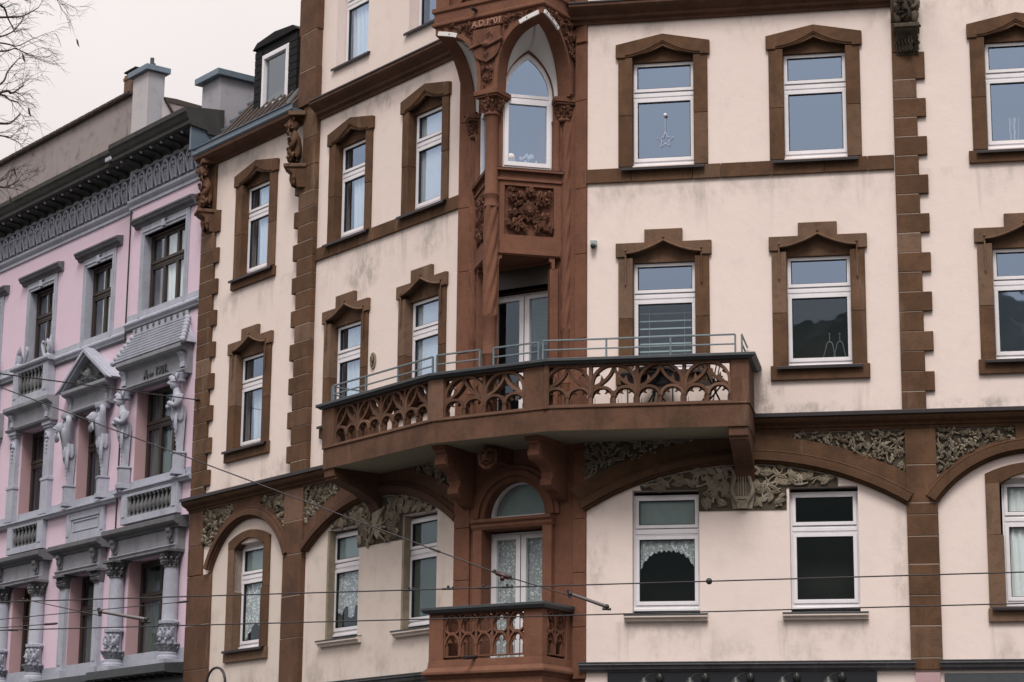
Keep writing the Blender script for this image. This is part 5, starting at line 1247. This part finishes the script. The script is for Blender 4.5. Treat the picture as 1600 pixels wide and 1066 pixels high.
def bel_head(uc, hw, d, nar=False):
    en = MB().mat('trimmid'); en.profile(FL, [(d-.02, 7.62), (d+.22, 7.62), (d+.22, 7.66), (d+.25, 7.70), (d+.18, 7.73), (d+.18, 8.04), (d-.02, 8.04)], uc-hw, uc+hw)
    for s in (-1, 1):
        en.mat('trimdark').profile(FL, [(d+.17, 7.76), (d+.22, 7.76), (d+.21, 7.86), (d+.30, 7.98), (d+.30, 8.04), (d+.17, 8.04)], uc+s*(hw-.20)-.07, uc+s*(hw-.20)+.07)
        for k in range(3): en.leaf(FL, uc+s*(hw-.20)-.04+.04*k, 7.98, d+.24, -pi/2, .16, .03, .04)
    en.mat('trimdark').profile(FL, [(d-.02, 8.04), (d+.22, 8.04), (d+.24, 8.08), (d+.32, 8.11), (d+.36, 8.15), (d+.36, 8.24), (d-.02, 8.30)], uc-hw-.14, uc+hw+.14)
    return pbuild(en, 'entablature')
uc = -11.85; casement(uc, .87, 5.47, 7.58, -.26, 2, 'glassdark', .33); bel_head(uc, 1.36, .0)
for s in (-1, 1): bel_column(uc+s*1.12, .14)
uc = -15.1; casement(uc, .60, 5.47, 7.58, D1-.26, 2, 'glassdark', .33); bel_head(uc, .98, D1-.02)
for s in (-1, 1):
    u = uc+s*.78; p = MB().mat('trim'); p.box(FL, u-.17, u+.17, D1-.02, D1+.16, 5.40, 5.62); p.box(FL, u-.125, u+.125, D1-.02, D1+.10, 5.62, 7.36); p.box(FL, u-.07, u+.07, D1+.09, D1+.112, 5.72, 7.28); pbuild(p, 'pilaster'); corinthian(u, D1+.04, 7.34, 7.62, .13, True)
for uc in (-17.88, -20.66):
    casement(uc, .60, 5.47, 7.58, D1-.26, 2, 'glassdark', .33); bel_head(uc, 1.10, D1)
    for s in (-1, 1): bel_column(uc+s*.88, D1+.12)
    parapet(uc, .62, D1+.02, 8.34, 8.97, 7, .26)
jamb(-12.752, -12.72, -.26, .004, 5.46, 7.6); jamb(-15.732, -15.70, D1-.26, D1+.004, 5.46, 7.6); jamb(-18.512, -18.48, D1-.26, D1+.004, 5.46, 7.6)
# plain bands beside the heads
b = MB().mat('trim')
for z0, z1 in ((8.10, 8.28), (5.44, 5.72), (9.10, 9.24)): b.box(FL, -13.34, -10.262, -.01, .014, z0, z1); b.box(FL, -22.2, -13.34, D1-.01, D1+.014, z0, z1)
pbuild(b, 'band', None, 0)
MB().mat('wire').tube([FL.p(-13.36, .03, z) for z in (15.1, 12.7, 9.1, 5.4)], .018, 8).build('downpipe', None, pink)
# grey metal canopy over the shop
cn = MB().mat('zincdark'); cn.profile(FL, [(-.02, 5.44), (.42, 5.40), (.46, 5.40), (.46, 5.24), (.40, 5.22), (-.02, 5.22)], -13.5, -10.27); cn.profile(FL, [(-.22, 5.44), (.20, 5.40), (.24, 5.40), (.24, 5.26), (-.22, 5.22)], -22.2, -13.51)
cn.mat('black')
for k in range(34): cn.box(FL, -22+k*.35, -21.96+k*.35, -.2, .18 if k < 25 else .40, 5.19, 5.222)
pbuild(cn, 'canopy', None, .006)
MB().mat('fascia').box(FL, -22.2, -10.3, -.02, .03, 0, 5.2).build('shop_front', None, pink)
# chimneys and fire walls above the pink house
def chim(u0, u1, d0, d1, z0, z1, mat, cap, name='chimney'):
    c = MB().mat(mat); c.box(FL, u0, u1, d1, d0, z0, z1); o = c.build(name, None, pink, .01)
    if cap: MB().mat('zinc').box(FL, u0-.10, u1+.10, d1-.1, d0+.1, z1, z1+.14).build('chimney_cap', None, o, .006)
    return o
o = chim(-19.45, -18.68, -3.0, -3.46, 15, 20.42, 'chimney', True)
MB().mat('chimneydark').box(FL, -18.70, -18.672, -3.45, -3.01, 15, 20.41).build('stained_flank', None, o)
pp = MB().mat('zincdark'); pp.tube([FL.p(-19.0, -3.3, 20.5), FL.p(-19.0, -3.3, 20.75)], .05, 8); pp.tube([FL.p(-18.8, -3.15, 20.5), FL.p(-18.8, -3.15, 20.8)], .05, 8); pp.build('flue', None, o)
fw = MB().mat('chimney'); fsd = FL.sub(-18.64, -3.40, R(90)); fw.prism(fsd, [(0, 14), (1.7, 14), (1.7, 17.4), (.42, 19.25), (0, 19.8)], -.3, 0); fw.mat('tile').strip(fsd, [(0.03, 19.8), (.42, 19.27), (1.7, 17.42)], .02, -.35, .06); fw.build('fire_wall', None, pink)

# ================================================================== taller grey rendered house behind it
grey = thing('grey_house', tuple(FL.p(-30, -6, 0)), 'taller house behind with a long bare grey rendered wall and tiled edge', 'house')
g = MB().mat('render'); g.box(FL, -46, -19.46, -6, -3.05, 0, 20.03); g.build('rendered_wall', None, grey)
g = MB().mat('tile'); g.profile(FL, [(-2.95, 20.03), (-2.95, 20.09), (-4.2, 20.16), (-6.1, 20.09), (-6.1, 20.03)], -46, -19.44)
for k in range(66): g.box(FL, -45.9+k*.4, -45.55+k*.4, -3.4, -2.93, 20.06, 20.125)
g.build('roof', None, grey)
g = MB().mat('brick'); g.box(FL, -20.05, -19.47, -3.6, -3.06, 19.9, 20.66); g.box(FL, -20.07, -19.45, -3.62, -3.04, 20.52, 20.6); ch = g.build('chimney', None, grey, .008)
g = MB().mat('whitep'); g.box(FL, -19.9, -19.6, -3.5, -3.15, 20.66, 20.72); g.mat('slate').box(FL, -20.05, -19.47, -3.6, -3.05, 20.72, 20.76); g.build('chimney_cap', None, ch)
# ================================================================== ground, street and the far side of the road
def slab(name, mat, z, x0, x1, y0, y1):
    mb = MB().mat(mat); mb.add([(x0, y0, z), (x1, y0, z), (x1, y1, z), (x0, y1, z)], [(0, 1, 2, 3)]); o = mb.build(name); tag(o, None, None, None, 'structure'); return o
slab('ground', 'paving', 0, -400, 400, -400, 400)
rd = MB().mat('asphalt'); P = [FL.p(-60, 4.2, .004), FL.p(-1.5, 4.2, .004), FR.p(1.5, 4.2, .004), FR.p(60, 4.2, .004), FR.p(60, 18, .004), FR.p(6, 18, .004), FL.p(-6, 18, .004), FL.p(-60, 18, .004)]
rd.add(P, [tuple(range(8))]); tag(rd.build('road'), None, None, None, 'structure')
pv = MB().mat('paving')
for fr, u0, u1 in ((FL, -60, -1.6), (FR, 1.6, 60)): pv.box(fr, u0, u1, .1, 4.05, 0, .13)
tag(pv.build('pavement'), None, None, None, 'structure')
# wooded hill over the road behind the viewer (seen only as a reflection in the windows)
rnd = random.Random(5); hl = MB().mat('grass'); V = []; NA, NR = 260, 10
for j in range(NR):
    for i in range(NA+1):
        a = R(150 + 195*i/NA); rad = 95 + 14*j; t = j/(NR-1)  # arc widened past the reflected ridge to cut low sky light
        x, y = rad*cos(a), 36 + rad*sin(a)
        ri = 52.0 + 4*sin(i*.31) + 3*sin(i*.13+1.) + 1.6*sin(i*.9)
        if i < 42: ri *= .30 + .70*max(0, (i-26)/16)
        V.append((x, y, max(0, ri*sin(min(1, t*1.25)*pi/2)**1.2 + (rnd.uniform(-1, 1.2) if j > 4 else 0))))
hl.add(V, [(j*(NA+1)+i, j*(NA+1)+i+1, (j+1)*(NA+1)+i+1, (j+1)*(NA+1)+i) for j in range(NR-1) for i in range(NA)])
tag(hl.build('hill'), None, None, None, 'structure')

# ================================================================== curtains, blinds and window ornaments
def curtain(name, label, fr, u0, u1, z0, z1, d, mat, waves=6, amp=.014, shape=None, cat='curtain', group=None):
    mb = MB().mat(mat); n, m = 48, 18; V = []
    for j in range(m+1):
        for i in range(n+1):
            t = i/n; u = u0 + (u1-u0)*t; lo = z0 if shape is None else shape(t)
            z = z1 + (lo-z1)*j/m
            V.append(fr.p(u, d + amp*sin(2*pi*waves*t + .6*sin(j*.3)) + .3*amp*sin(7.3*t*waves), z))
    mb.add(V, [(j*(n+1)+i, j*(n+1)+i+1, (j+1)*(n+1)+i+1, (j+1)*(n+1)+i) for j in range(m) for i in range(n)], True)
    return tag(mb.build(name), label, cat, group)
dC_ = -.205
curtain('net_curtain', 'pale curtain over the right half of the gabled window in the lower left bay', FL, -8.42, -7.75, 12.85, 14.5, dC_, 'net', 5)
curtain('net_curtain', 'bluish curtain in the gabled window that holds the paper star', FL, -5.12, -4.6, 12.85, 13.95, dC_, 'net', 4)
curtain('net_curtain', 'plain net filling the whole gabled window next to the oriel on the left', FL, -3.05, -2.1, 12.85, 14.5, dC_, 'net', 12, .006)
curtain('net_curtain', 'pale curtain behind both lights of the stepped window over the left balcony end', FL, -5.2, -4.5, 9.42, 11.1, dC_, 'net', 5)
curtain('net_curtain', 'smooth net behind the stepped window between the oriel and the plaque', FL, -3.05, -2.1, 9.42, 11.1, dC_, 'net', 12, .006)
curtain('net_curtain', 'grey curtain behind the reflecting branches in the stepped window of the lower left bay', FL, -8.5, -7.75, 9.42, 10.45, dC_-.05, 'net', 4)
curtain('net_curtain', 'white curtain in the attic window above the sloping cornice, nearest the dormer', FL, -5.40, -4.65, 16.1, 17.95, -.265, 'net', 6)
curtain('net_curtain', 'full white net in the arched window at the bottom right corner of the photo', FR, 7.58, 8.54, 5.62, 7.42, dC_, 'net', 9, .015)
curtain('lace_curtain', 'lace valance cut in an arch, in the window left of the lyre relief', FR, 1.93, 2.93, 5.9, 6.68, dC_+.008, 'lace', 9, .012,
        lambda t: 6.66 - (.17 + .45*abs(2*t-1)**3.0 + .02*sin(26*pi*t)))
curtain('roller_blind', 'grey roller blind behind the top light above the lace valance', FR, 1.93, 2.93, 6.85, 7.33, dC_+.014, 'blind', 1, .002, cat='blind')
curtain('lace_curtain', 'lace curtain in the lower light of the arched window in the left bay', FL, -8.48, -7.55, 5.9, 6.85, dC_+.008, 'lace', 7, .02, lambda t: 6.05 - .42*abs(2*t-.9))
curtain('roller_blind', 'grey net behind the top light of the arched left bay window', FL, -8.5, -7.55, 6.92, 7.4, dC_+.012, 'blind', 1, .002, cat='blind')
curtain('lace_curtain', 'lace curtain with a jagged edge in the window left of the shield relief', FL, -5.3, -4.42, 5.9, 6.75, dC_+.008, 'lace', 8, .02, lambda t: 5.98 + (.14 if int(t*5) % 2 else -.12)*(1-abs(2*t-1)))
curtain('roller_blind', 'grey green blind behind the top light left of the shield relief', FL, -5.3, -4.42, 6.85, 7.33, dC_+.012, 'blind', 1, .002, cat='blind')
curtain('roller_blind', 'dark green roller blind fully closed in the plain window beside the small balcony', FL, -3.0, -2.08, 5.64, 7.33, dC_+.012, 'greenblind', 1, .002, cat='blind')
curtain('lace_curtain', 'patterned lace in the left leaf of the lower balcony door', FC, UC-.52, UC-.02, 4.9, 6.82, -.69, 'lace', 5, .015)
curtain('lace_curtain', 'patterned lace in the right leaf of the lower balcony door', FC, UC+.02, UC+.52, 4.9, 6.82, -.69, 'lace', 5, .015)
curtain('ochre_curtain', 'ochre curtain in the lowest window at the left edge of the photo, pink house', FL, -18.35, -17.4, 5.5, 7.55, D1-.33, 'yellow', 3)
for uc, lab, d in ((-11.85, 'wide top window of the pink house', 0), (-15.1, 'top pink house window above the pediment', D1), (-17.88, 'top pink house window above the balustrade', D1)):
    h = .66 if d == 0 else .40
    curtain('net_curtain', 'white curtain behind the ' + lab, FL, uc-h*.55, uc+h, 12.74, 14.36, d-.235, 'net', 7, .015)
for uc, z0, lab, d in ((-11.85, 9.2, 'wide window between the helmeted statues', 0), (-15.1, 9.2, 'window under the pediment', D1), (-15.1, 5.55, 'low window between flat pilasters', D1), (-11.85, 5.55, 'wide window between the round columns', 0)):
    h = .7 if d == 0 else .4
    curtain('drawn_curtain', 'dim curtain in the ' + lab + ' of the pink house', FL, uc-h, uc+h*.2, z0, z0+1.85, d-.34, 'greenblind', 6, .02)
def venetian(label, fr, u0, u1, z0, z1, d, step, ang, name='venetian_blind'):
    mb = MB().mat('blind'); z = z1
    while z > z0:
        mb.profile(fr, [(d-.02, z-ang), (d+.02, z), (d+.02, z+.003), (d-.02, z-ang+.003)], u0, u1); z -= step
    for u in (u0+.2*(u1-u0), u1-.2*(u1-u0)): mb.tube([fr.p(u, d+.024, z1), fr.p(u, d+.024, z0)], .003, 4)
    return tag(mb.build(name), label, 'blind')
venetian('open slatted blind in the stepped window behind the balcony railing', FR, 1.96, 2.90, 9.45, 10.45, -.30, .125, -.03)
venetian('narrow slatted blind in the right leaf of the door under the oriel', FC, UC+.08, UC+.52, 9.95, 10.72, -.73, .03, .012)
# a wire star hanging from a suction hook
st = MB().mat('white'); u, z, rr = 2.44, 13.20, .135
pts = [(u + (rr if k % 2 == 0 else rr*.42)*sin(k*pi/5), z + (rr if k % 2 == 0 else rr*.42)*cos(k*pi/5)) for k in range(11)]
st.tube([FR.p(a, -.115, b) for a, b in pts], .0045, 5); st.tube([FR.p(u, -.115, z+rr), FR.p(u, -.115, 13.60)], .003, 4); st.ball(FR.p(u, -.115, 13.62), .032, 10, 6)
tag(st.build('star_ornament'), 'thin white wire star on a string in the window right of the oriel', 'ornament')
ps_ = MB().mat('whitep'); u, z = -4.50, 14.22
for k in range(8):
    a = k*pi/4 + .2; L = .30 if k % 2 == 0 else .2
    c = FL.p(u, -.20, z); t = FL.p(u+L*cos(a), -.22, z+L*sin(a)); l = FL.p(u+.06*cos(a+.5), -.22, z+.06*sin(a+.5)); r_ = FL.p(u+.06*cos(a-.5), -.22, z+.06*sin(a-.5)); f = FL.p(u+.05*cos(a), -.185, z+.05*sin(a))
    ps_.add([c, l, t, r_, f], [(0, 1, 4), (1, 2, 4), (4, 2, 3), (0, 4, 3), (0, 3, 2, 1)])
tag(ps_.build('paper_star'), 'folded white paper star in the upper light of a gabled window', 'ornament')
bl = MB().mat('steel')
for s in (-.09, .07): bl.tube([FR.p(5.10+s+.055*cos(a), -.205, 9.66+.10*sin(a)) for a in [pi*i/8 for i in range(9)]], .010, 6); bl.tube([FR.p(5.10+s, -.205, 9.76), FR.p(5.10+s, -.205, 9.86)], .007, 5); bl.ball(FR.p(5.10+s, -.205, 9.88), .016); bl.tube([FR.p(5.10+s+.055, -.205, 9.66), FR.p(5.10+s+.10, -.205, 9.45)], .008, 5); bl.tube([FR.p(5.10+s-.055, -.205, 9.66), FR.p(5.10+s-.12, -.205, 9.45)], .008, 5)
bl.tube([FR.p(4.92, -.205, 9.46), FR.p(5.28, -.205, 9.50)], .008, 5)
tag(bl.build('candle_arch'), 'small shiny arched candle holder in the stepped window right of the balcony', 'ornament')
tw = MB().mat('whitep'); rnd = random.Random(3)
for k in range(6):
    P = [FR.p(7.92+.02*k, -.26, 12.86)]
    for i in range(6): q = P[-1] + (FR.u.to_3d()*rnd.uniform(-.018, .018)); q.z += .075; P.append(q)
    tw.tube(P, .005, 4)
tw.lathe(FR.p(7.97, -.26, 0), [(.03, 12.82), (.045, 12.86), (.03, 12.92), (.035, 12.94)], 10)
tag(tw.build('twig_vase'), 'white twigs in a small vase inside the top window at the right edge', 'vase')
fg = MB().mat('whitep'); fg.ball(FD.p(.35, -.12, 12.96), .075, 10, 7)
for k in range(6): fg.leaf(FD, .5+.05*k, 12.93+.02*(k % 3), -.14, .6+.3*k, .10, .02, .02)
for k in range(5): fg.ball(FD.p(.42+.09*k, -.13, 12.92+.05*(k % 2)), .02)
tag(fg.build('window_figurines'), 'white ball and small figurines along the sill of the pointed oriel window', 'ornament')
# folding chair and table on the balcony behind the tracery
ch = thing('folding_chair', tuple(FR.p(3.25, .55, 8.56)), 'black folding chair standing behind the right hand end of the stone tracery', 'chair')
m = MB().mat('black')
for s in (0, .36): m.tube([FR.p(3.42, .40+s, 8.57), FR.p(3.02, .40+s, 9.42)], .014, 6); m.tube([FR.p(3.02, .40+s, 8.57), FR.p(3.42, .40+s, 9.05)], .014, 6); m.tube([FR.p(3.20, .40+s, 8.57), FR.p(3.34, .40+s, 9.3)], .010, 6)
m.build('chair_frame', None, ch)
m = MB().mat('black'); 
for k in range(6): m.box(FR, 3.04+.07*k, 3.09+.07*k, .40, .76, 9.0, 9.015)
m.build('seat', None, ch)
m = MB().mat('black')
for k in range(3): m.box(FR, 3.02-.0, 3.04, .40, .76, 9.2+k*.08, 9.25+k*.08)
m.build('backrest', None, ch)
tb = thing('garden_table', tuple(FR.p(2.35, .5, 8.56)), 'dark round garden table with a white top behind the middle of the stone tracery', 'table')
m = MB().mat('whitep'); m.lathe(FR.p(2.35, .5, 0), [(.02, 9.20), (.36, 9.20), (.37, 9.22), (.36, 9.235), (.02, 9.235)], 24); m.build('table_top', None, tb)
m = MB().mat('black'); m.lathe(FR.p(2.35, .5, 0), [(.30, 9.17), (.30, 9.19)], 20)
for k in range(3): a = k*2.1; m.tube([FR.p(2.35+.28*cos(a), .5+.28*sin(a), 8.565), FR.p(2.35-.2*cos(a), .5-.2*sin(a), 9.18)], .014, 6)
m.build('table_legs', None, tb)
fp = thing('planter_box', tuple(FR.p(1.75, .8, 8.56)), 'dark planter box behind the second opening of the stone tracery', 'planter')
m = MB().mat('fascia'); m.box(FR, 1.85, 2.75, .70, .86, 8.93, 9.12); m.build('box', None, fp, .01)
m = MB().mat('steel'); m.tube([FR.p(1.95, .78, 8.57), FR.p(1.95, .78, 8.94)], .012, 6); m.tube([FR.p(2.65, .78, 8.57), FR.p(2.65, .78, 8.94)], .012, 6); m.build('stand', None, fp)

# ---- small things fixed on the walls
sn = MB().mat('blind'); sn.box(FR, 1.24, 1.34, 0, .08, 11.42, 11.50); sn.mat('black').ball(FR.p(1.29, .09, 11.40), .045, 10, 6); sn.box(FR, 1.27, 1.31, .07, .10, 11.36, 11.44)
tag(sn.build('motion_sensor'), 'small grey motion sensor on the cream wall just right of the oriel', 'sensor')
pq = MB().mat('relief'); A = [(-4.06+.085*cos(2*pi*k/20), 10.27+.15*sin(2*pi*k/20)) for k in range(20)]; pq.prism(FL, A, 0, .03); pq.mat('reliefbg').prism(FL, [(-4.06+(u+4.06)*.7, 10.27+(z-10.27)*.7) for u, z in A], .02, .035)
pq.mat('relief').tube([FL.p(*q) for q in ((-4.10, .045, 10.33), (-4.04, .05, 10.34), (-4.03, .05, 10.27), (-4.07, .05, 10.24), (-4.06, .045, 10.19))], .014, 5)
tag(pq.build('wall_plaque', None, None, .006), 'small oval plaque on the cream wall between two stepped windows', 'plaque')
sb = MB().mat('zincdark'); sb.profile(FL, [(0, 9.22), (.14, 9.20), (.14, 9.17), (.06, 9.13), (.05, 8.98), (0, 8.96)], -4.28, -4.12); tag(sb.build('wall_box', None, None, .006), 'small dark capped stone bracket on the wall at the left end of the balcony', 'bracket')
for k, u in enumerate((2.21, 2.91, 3.60, 4.30, 4.98)):
    t = thing('shop_lamp', tuple(FR.p(u, .05, 4.40)), ['leftmost', 'second', 'middle', 'fourth', 'rightmost'][k] + ' of the five swan neck lamps under the dark shop cornice', 'lamp', 'lamps under the shop cornice')
    m = MB().mat('lampshade'); m.lathe(FR.p(u+.12, .09, 0), [(.01, 4.575), (.05, 4.56), (.06, 4.50), (.05, 4.44), (.01, 4.42)], 12); m.build('wall_plate', None, t)
    m = MB().mat('lampshade'); m.tube([FR.p(*q) for q in spline([(u+.12, .10, 4.52), (u+.10, .22, 4.55), (u+.02, .40, 4.53), (u-.06, .52, 4.46)], 5)], .008, 6); m.build('arm', None, t)
    m = MB().mat('lampshade'); m.lathe(FR.p(u-.06, .52, 0), [(.03, 4.47), (.04, 4.44), (.11, 4.36), (.115, 4.34)], 14); m.build('lamp_shade', None, t)
gn = MB().mat('metal'); P = [FL.p(-8.48, .55, 0), FL.p(-8.48, .55, 4.7)] + [FL.p(-8.15-.33*cos(pi*i/14), .55, 4.88+.28*sin(pi*i/14)) for i in range(15)] + [FL.p(-7.82, .55, 4.45)]
gn.tube(P, .024, 8); tag(gn.build('bent_pipe'), 'thin black pipe with a bent top at the bottom edge before the left bay', 'pipe')

# ================================================================== overhead tram wires
f_, pit, rol = 3565.064, R(13.0795), R(.5898)
def ray(x, y):
    X, Y = x-800, 533-y; X, Y = cos(rol)*X - sin(rol)*Y, sin(rol)*X + cos(rol)*Y
    return Vector((X, f_*cos(pit) - Y*sin(pit), f_*sin(pit) + Y*cos(pit)))
def atz(x, y, z): d = ray(x, y); return Vector((0, 0, 1.6)) + d*((z-1.6)/d.z)
def aty(x, y, Y): d = ray(x, y); return Vector((0, 0, 1.6)) + d*(Y/d.y)
def wire(label, a, b, r=.009, sag=.0, fit=(), name='overhead_wire', ext=0.):
    a, b = Vector(a), Vector(b); dv = b-a; a2, b2 = a - dv*ext, b + dv*ext
    m = MB().mat('wire'); m.tube([a2.lerp(b2, i/16) - Vector((0, 0, sag*4*(i/16)*(1-i/16))) for i in range(17)], r, 6)
    for t, kind in fit:
        c = a.lerp(b, t) - Vector((0, 0, sag*4*t*(1-t))); u = dv.normalized()
        if kind == 'clip': m.tube([c-u*.09, c+u*.09], .017, 6); m.ball(c+Vector((0, 0, .03)), .022, 7, 5); m.ball(c+u*.07+Vector((0, 0, .02)), .016, 6, 4)
        if kind == 'ball': m.ball(c, .045, 12, 8)
        if kind == 'turn': m.tube([c-u*.10, c-u*.085, c-u*.08, c+u*.08, c+u*.085, c+u*.10], [.010, .012, .017, .017, .012, .010], 7)
        if kind == 'ins': m.mat('insul'); m.tube([c-u*.16, c-u*.10, c-u*.09, c+u*.09, c+u*.10, c+u*.16], [.014, .02, .032, .032, .02, .014], 9); m.ball(c-Vector((0, 0, .045)), .038, 9, 6); m.mat('wire').ball(c-u*.12+Vector((0, 0, .02)), .025, 7, 5); m.ball(c+u*.12+Vector((0, 0, .02)), .025, 7, 5); m.mat('wire')
    return tag(m.build(name), label, 'wire', 'overhead wires')
A0, A1 = atz(0, 940.7, 5.5), atz(1600, 894, 5.5)
B0, B1 = atz(0, 985, 5.2), atz(1600, 943, 5.2)
wire('upper of the two long level contact wires crossing the whole photo', A0, A1, .010, 0, [(.026, 'clip'), (.434, 'clip'), (.473, 'clip'), (.508, 'clip'), (.531, 'clip'), (.722, 'ball')], ext=.15)
wire('lower of the two long level contact wires crossing the whole photo', B0, B1, .010, 0, [(.015, 'turn')], ext=.15)
rA = aty(891, 931, 31.2)
wire('long span wire slanting down from the left edge to the red insulator', aty(0, 605, 33), aty(785, 899, 31.3), .010, .0, [(.873, 'turn'), (1., 'ins')], ext=.0)
wire('short wire from the red insulator to the tilted rod right of the small balcony', aty(785, 899, 31.3), rA, .009)
hk_ = FL.p(-10.05, .12, 0); zz = aty(318, 625, hk_.y).z
wire('short upper wire from the left edge to the rusty wall hook', aty(0, 584, 36), (hk_.x, hk_.y, zz), .012, 0, [(.56, 'turn')])
wire('thin wire ending at the joint between the pink and cream houses', aty(0, 968, 33), aty(292, 940, 34.5), .007, 0, [(.975, 'turn')])
wire('short thin wire end with a clamp at the lower left, beside the second column', aty(0, 981, 32), aty(86, 974.5, 32), .007, 0, [(.92, 'turn')])
wire('slanting thin wire from the upper contact wire to the left rod', aty(51, 939.5, 31.5), aty(156, 962, 31.2), .007)
for (x0, y0, x1, y1, lab) in ((157, 956, 228, 968, 'tilted pale rod with clamps in front of the columns of the pink house'), (891, 928, 948, 948, 'tilted dark rod with clamps right of the small balcony')):
    m = MB().mat('rod'); a, b = aty(x0, y0, 31.1), aty(x1, y1, 31.1); m.tube([a, a.lerp(b, .96)], [.020, .026], 8); m.mat('wire'); m.tube([a+Vector((-.03, 0, .05)), a+Vector((0, 0, -.06))], .022, 7); m.ball(a, .035, 8, 6); m.ball(b, .036, 8, 6); m.tube([b+Vector((-.06, 0, -.03)), b+Vector((.06, 0, -.035))], .02, 6)
    tag(m.build('strut_rod'), lab, 'rod', 'tilted wire rods')
hkm = MB().mat('metal'); q = Vector((hk_.x, hk_.y, zz)); hkm.tube([q, q + FL.n.to_3d()*-.12], .02, 7); hkm.tube([q + Vector((.0, 0, .0)), q + Vector((.03, 0, -.22))], .012, 6); hkm.ball(q, .04, 8, 6)
tag(hkm.build('wall_hook'), 'rusty wall hook holding the span wire on the left edge of the cream house', 'hook')

# ================================================================== bare street tree, branches reaching in at upper left
tree = thing('bare_tree', (-8.6, 24.0, 0), 'bare leafless street tree with hanging dry pods reaching in at the upper left', 'tree')
rnd = random.Random(11); trk = MB().mat('bark'); cr = MB().mat('bark'); pods = []
trk.tube([(-8.6, 24, 0), (-8.55, 24, 2.5), (-8.4, 24, 5), (-8.3, 24.1, 7.5), (-8.5, 24.2, 9.5)], [.22, .18, .15, .12, .06], 10)
def twig(p, dr, L, r, depth):
    P = [p]; d = dr.normalized(); n = 5
    for i in range(n):
        d = (d + Vector((rnd.uniform(-.22, .22), rnd.uniform(-.22, .22), rnd.uniform(-.20, .16)))).normalized(); P.append(P[-1] + d*(L/n))
    cr.tube(P, [r*(1-.7*i/n) for i in range(n+1)], 4 if r < .008 else 6, False)
    if depth > 0:
        for i in range(1, n+1):
            for _ in range(1 if rnd.random() < .62 else 0):
                a = Vector((rnd.uniform(-.5, 1), rnd.uniform(-.9, .9), rnd.uniform(-.9, .9))); twig(P[i], d*.9 + a, L*rnd.uniform(.45, .8), max(r*.55, .0022), depth-1)
    elif rnd.random() < .10: pods.append(P[-1])
limbs = [[(-60, 28), (20, 27), (60, 25), (100, 12)], [(-60, 70), (15, 55), (50, 38), (70, 18)], [(-60, 60), (10, 68), (45, 72), (80, 62)], [(-60, 80), (10, 80), (40, 76), (70, 85)],
         [(-60, 170), (10, 143), (30, 146), (62, 133)], [(-60, 160), (0, 132), (20, 112), (48, 92)], [(-60, 190), (0, 193), (28, 192), (52, 178)], [(-60, 205), (0, 212), (30, 216)], [(-60, 150), (0, 148), (25, 156), (48, 160)],
         [(-60, 270), (0, 292), (25, 290), (48, 282)], [(-60, 300), (0, 283), (22, 272)], [(-60, -30), (10, -20), (60, -16), (100, -8)], [(-60, 0), (0, 8), (20, 28), (40, 52)], [(-70, -40), (60, -30), (130, -12), (150, 0)]]
limbs = [[(x if x < 0 else x*.60, y) for x, y in L] for L in limbs]
for L in limbs:
    Y = 24 + rnd.uniform(-1.2, 1.2); P = [aty(x, y, Y + .3*i) for i, (x, y) in enumerate(L)]
    P2 = spline([tuple(q) for q in P], 4); n = len(P2); r0 = rnd.uniform(.011, .019)
    root = Vector((-8.4, 24.1, min(9.2, max(4.5, P[0].z - 1.2)))); pts = [root] + [root.lerp(P[0], t) + Vector((rnd.uniform(-.12, .12), rnd.uniform(-.12, .12), .35*sin(pi*t) + rnd.uniform(-.07, .07))) for t in (.2, .4, .6, .8)] + [P[0]]
    sp2 = spline([tuple(q) for q in pts], 4); cr.tube(sp2, [.042 + (r0-.042)*min(1, i/(len(sp2)-1)*1.3) for i in range(len(sp2))], 7, False)
    for i in range(6, len(sp2)-1, 2):
        twig(Vector(sp2[i]), Vector((rnd.uniform(-.3, .6), rnd.uniform(-.8, .8), rnd.uniform(-.3, .9))), rnd.uniform(.35, .7), .007, 2)
    cr.tube(P2, [r0*(1-.7*i/n) for i in range(n)], 6, False)
    for i in range(2, n):
        if rnd.random() < .52:
            d = Vector(P2[i]) - Vector(P2[i-1]); twig(Vector(P2[i]), d.normalized()*.8 + Vector((rnd.uniform(0, .7), rnd.uniform(-.6, .6), rnd.uniform(-.8, .8))), rnd.uniform(.18, .34), .0042, 2)
trk.build('trunk', None, tree); cr.build('crown', None, tree)
rnd.shuffle(pods)
for p in pods[:24]:
    m = MB().mat('pod'); m.tube([p, p + Vector((.01, 0, -.03)), p + Vector((.02, 0, -.07)), p + Vector((.04, 0, -.11))], [.003, .012, .011, .002], 5); m.build('pod', None, tree)
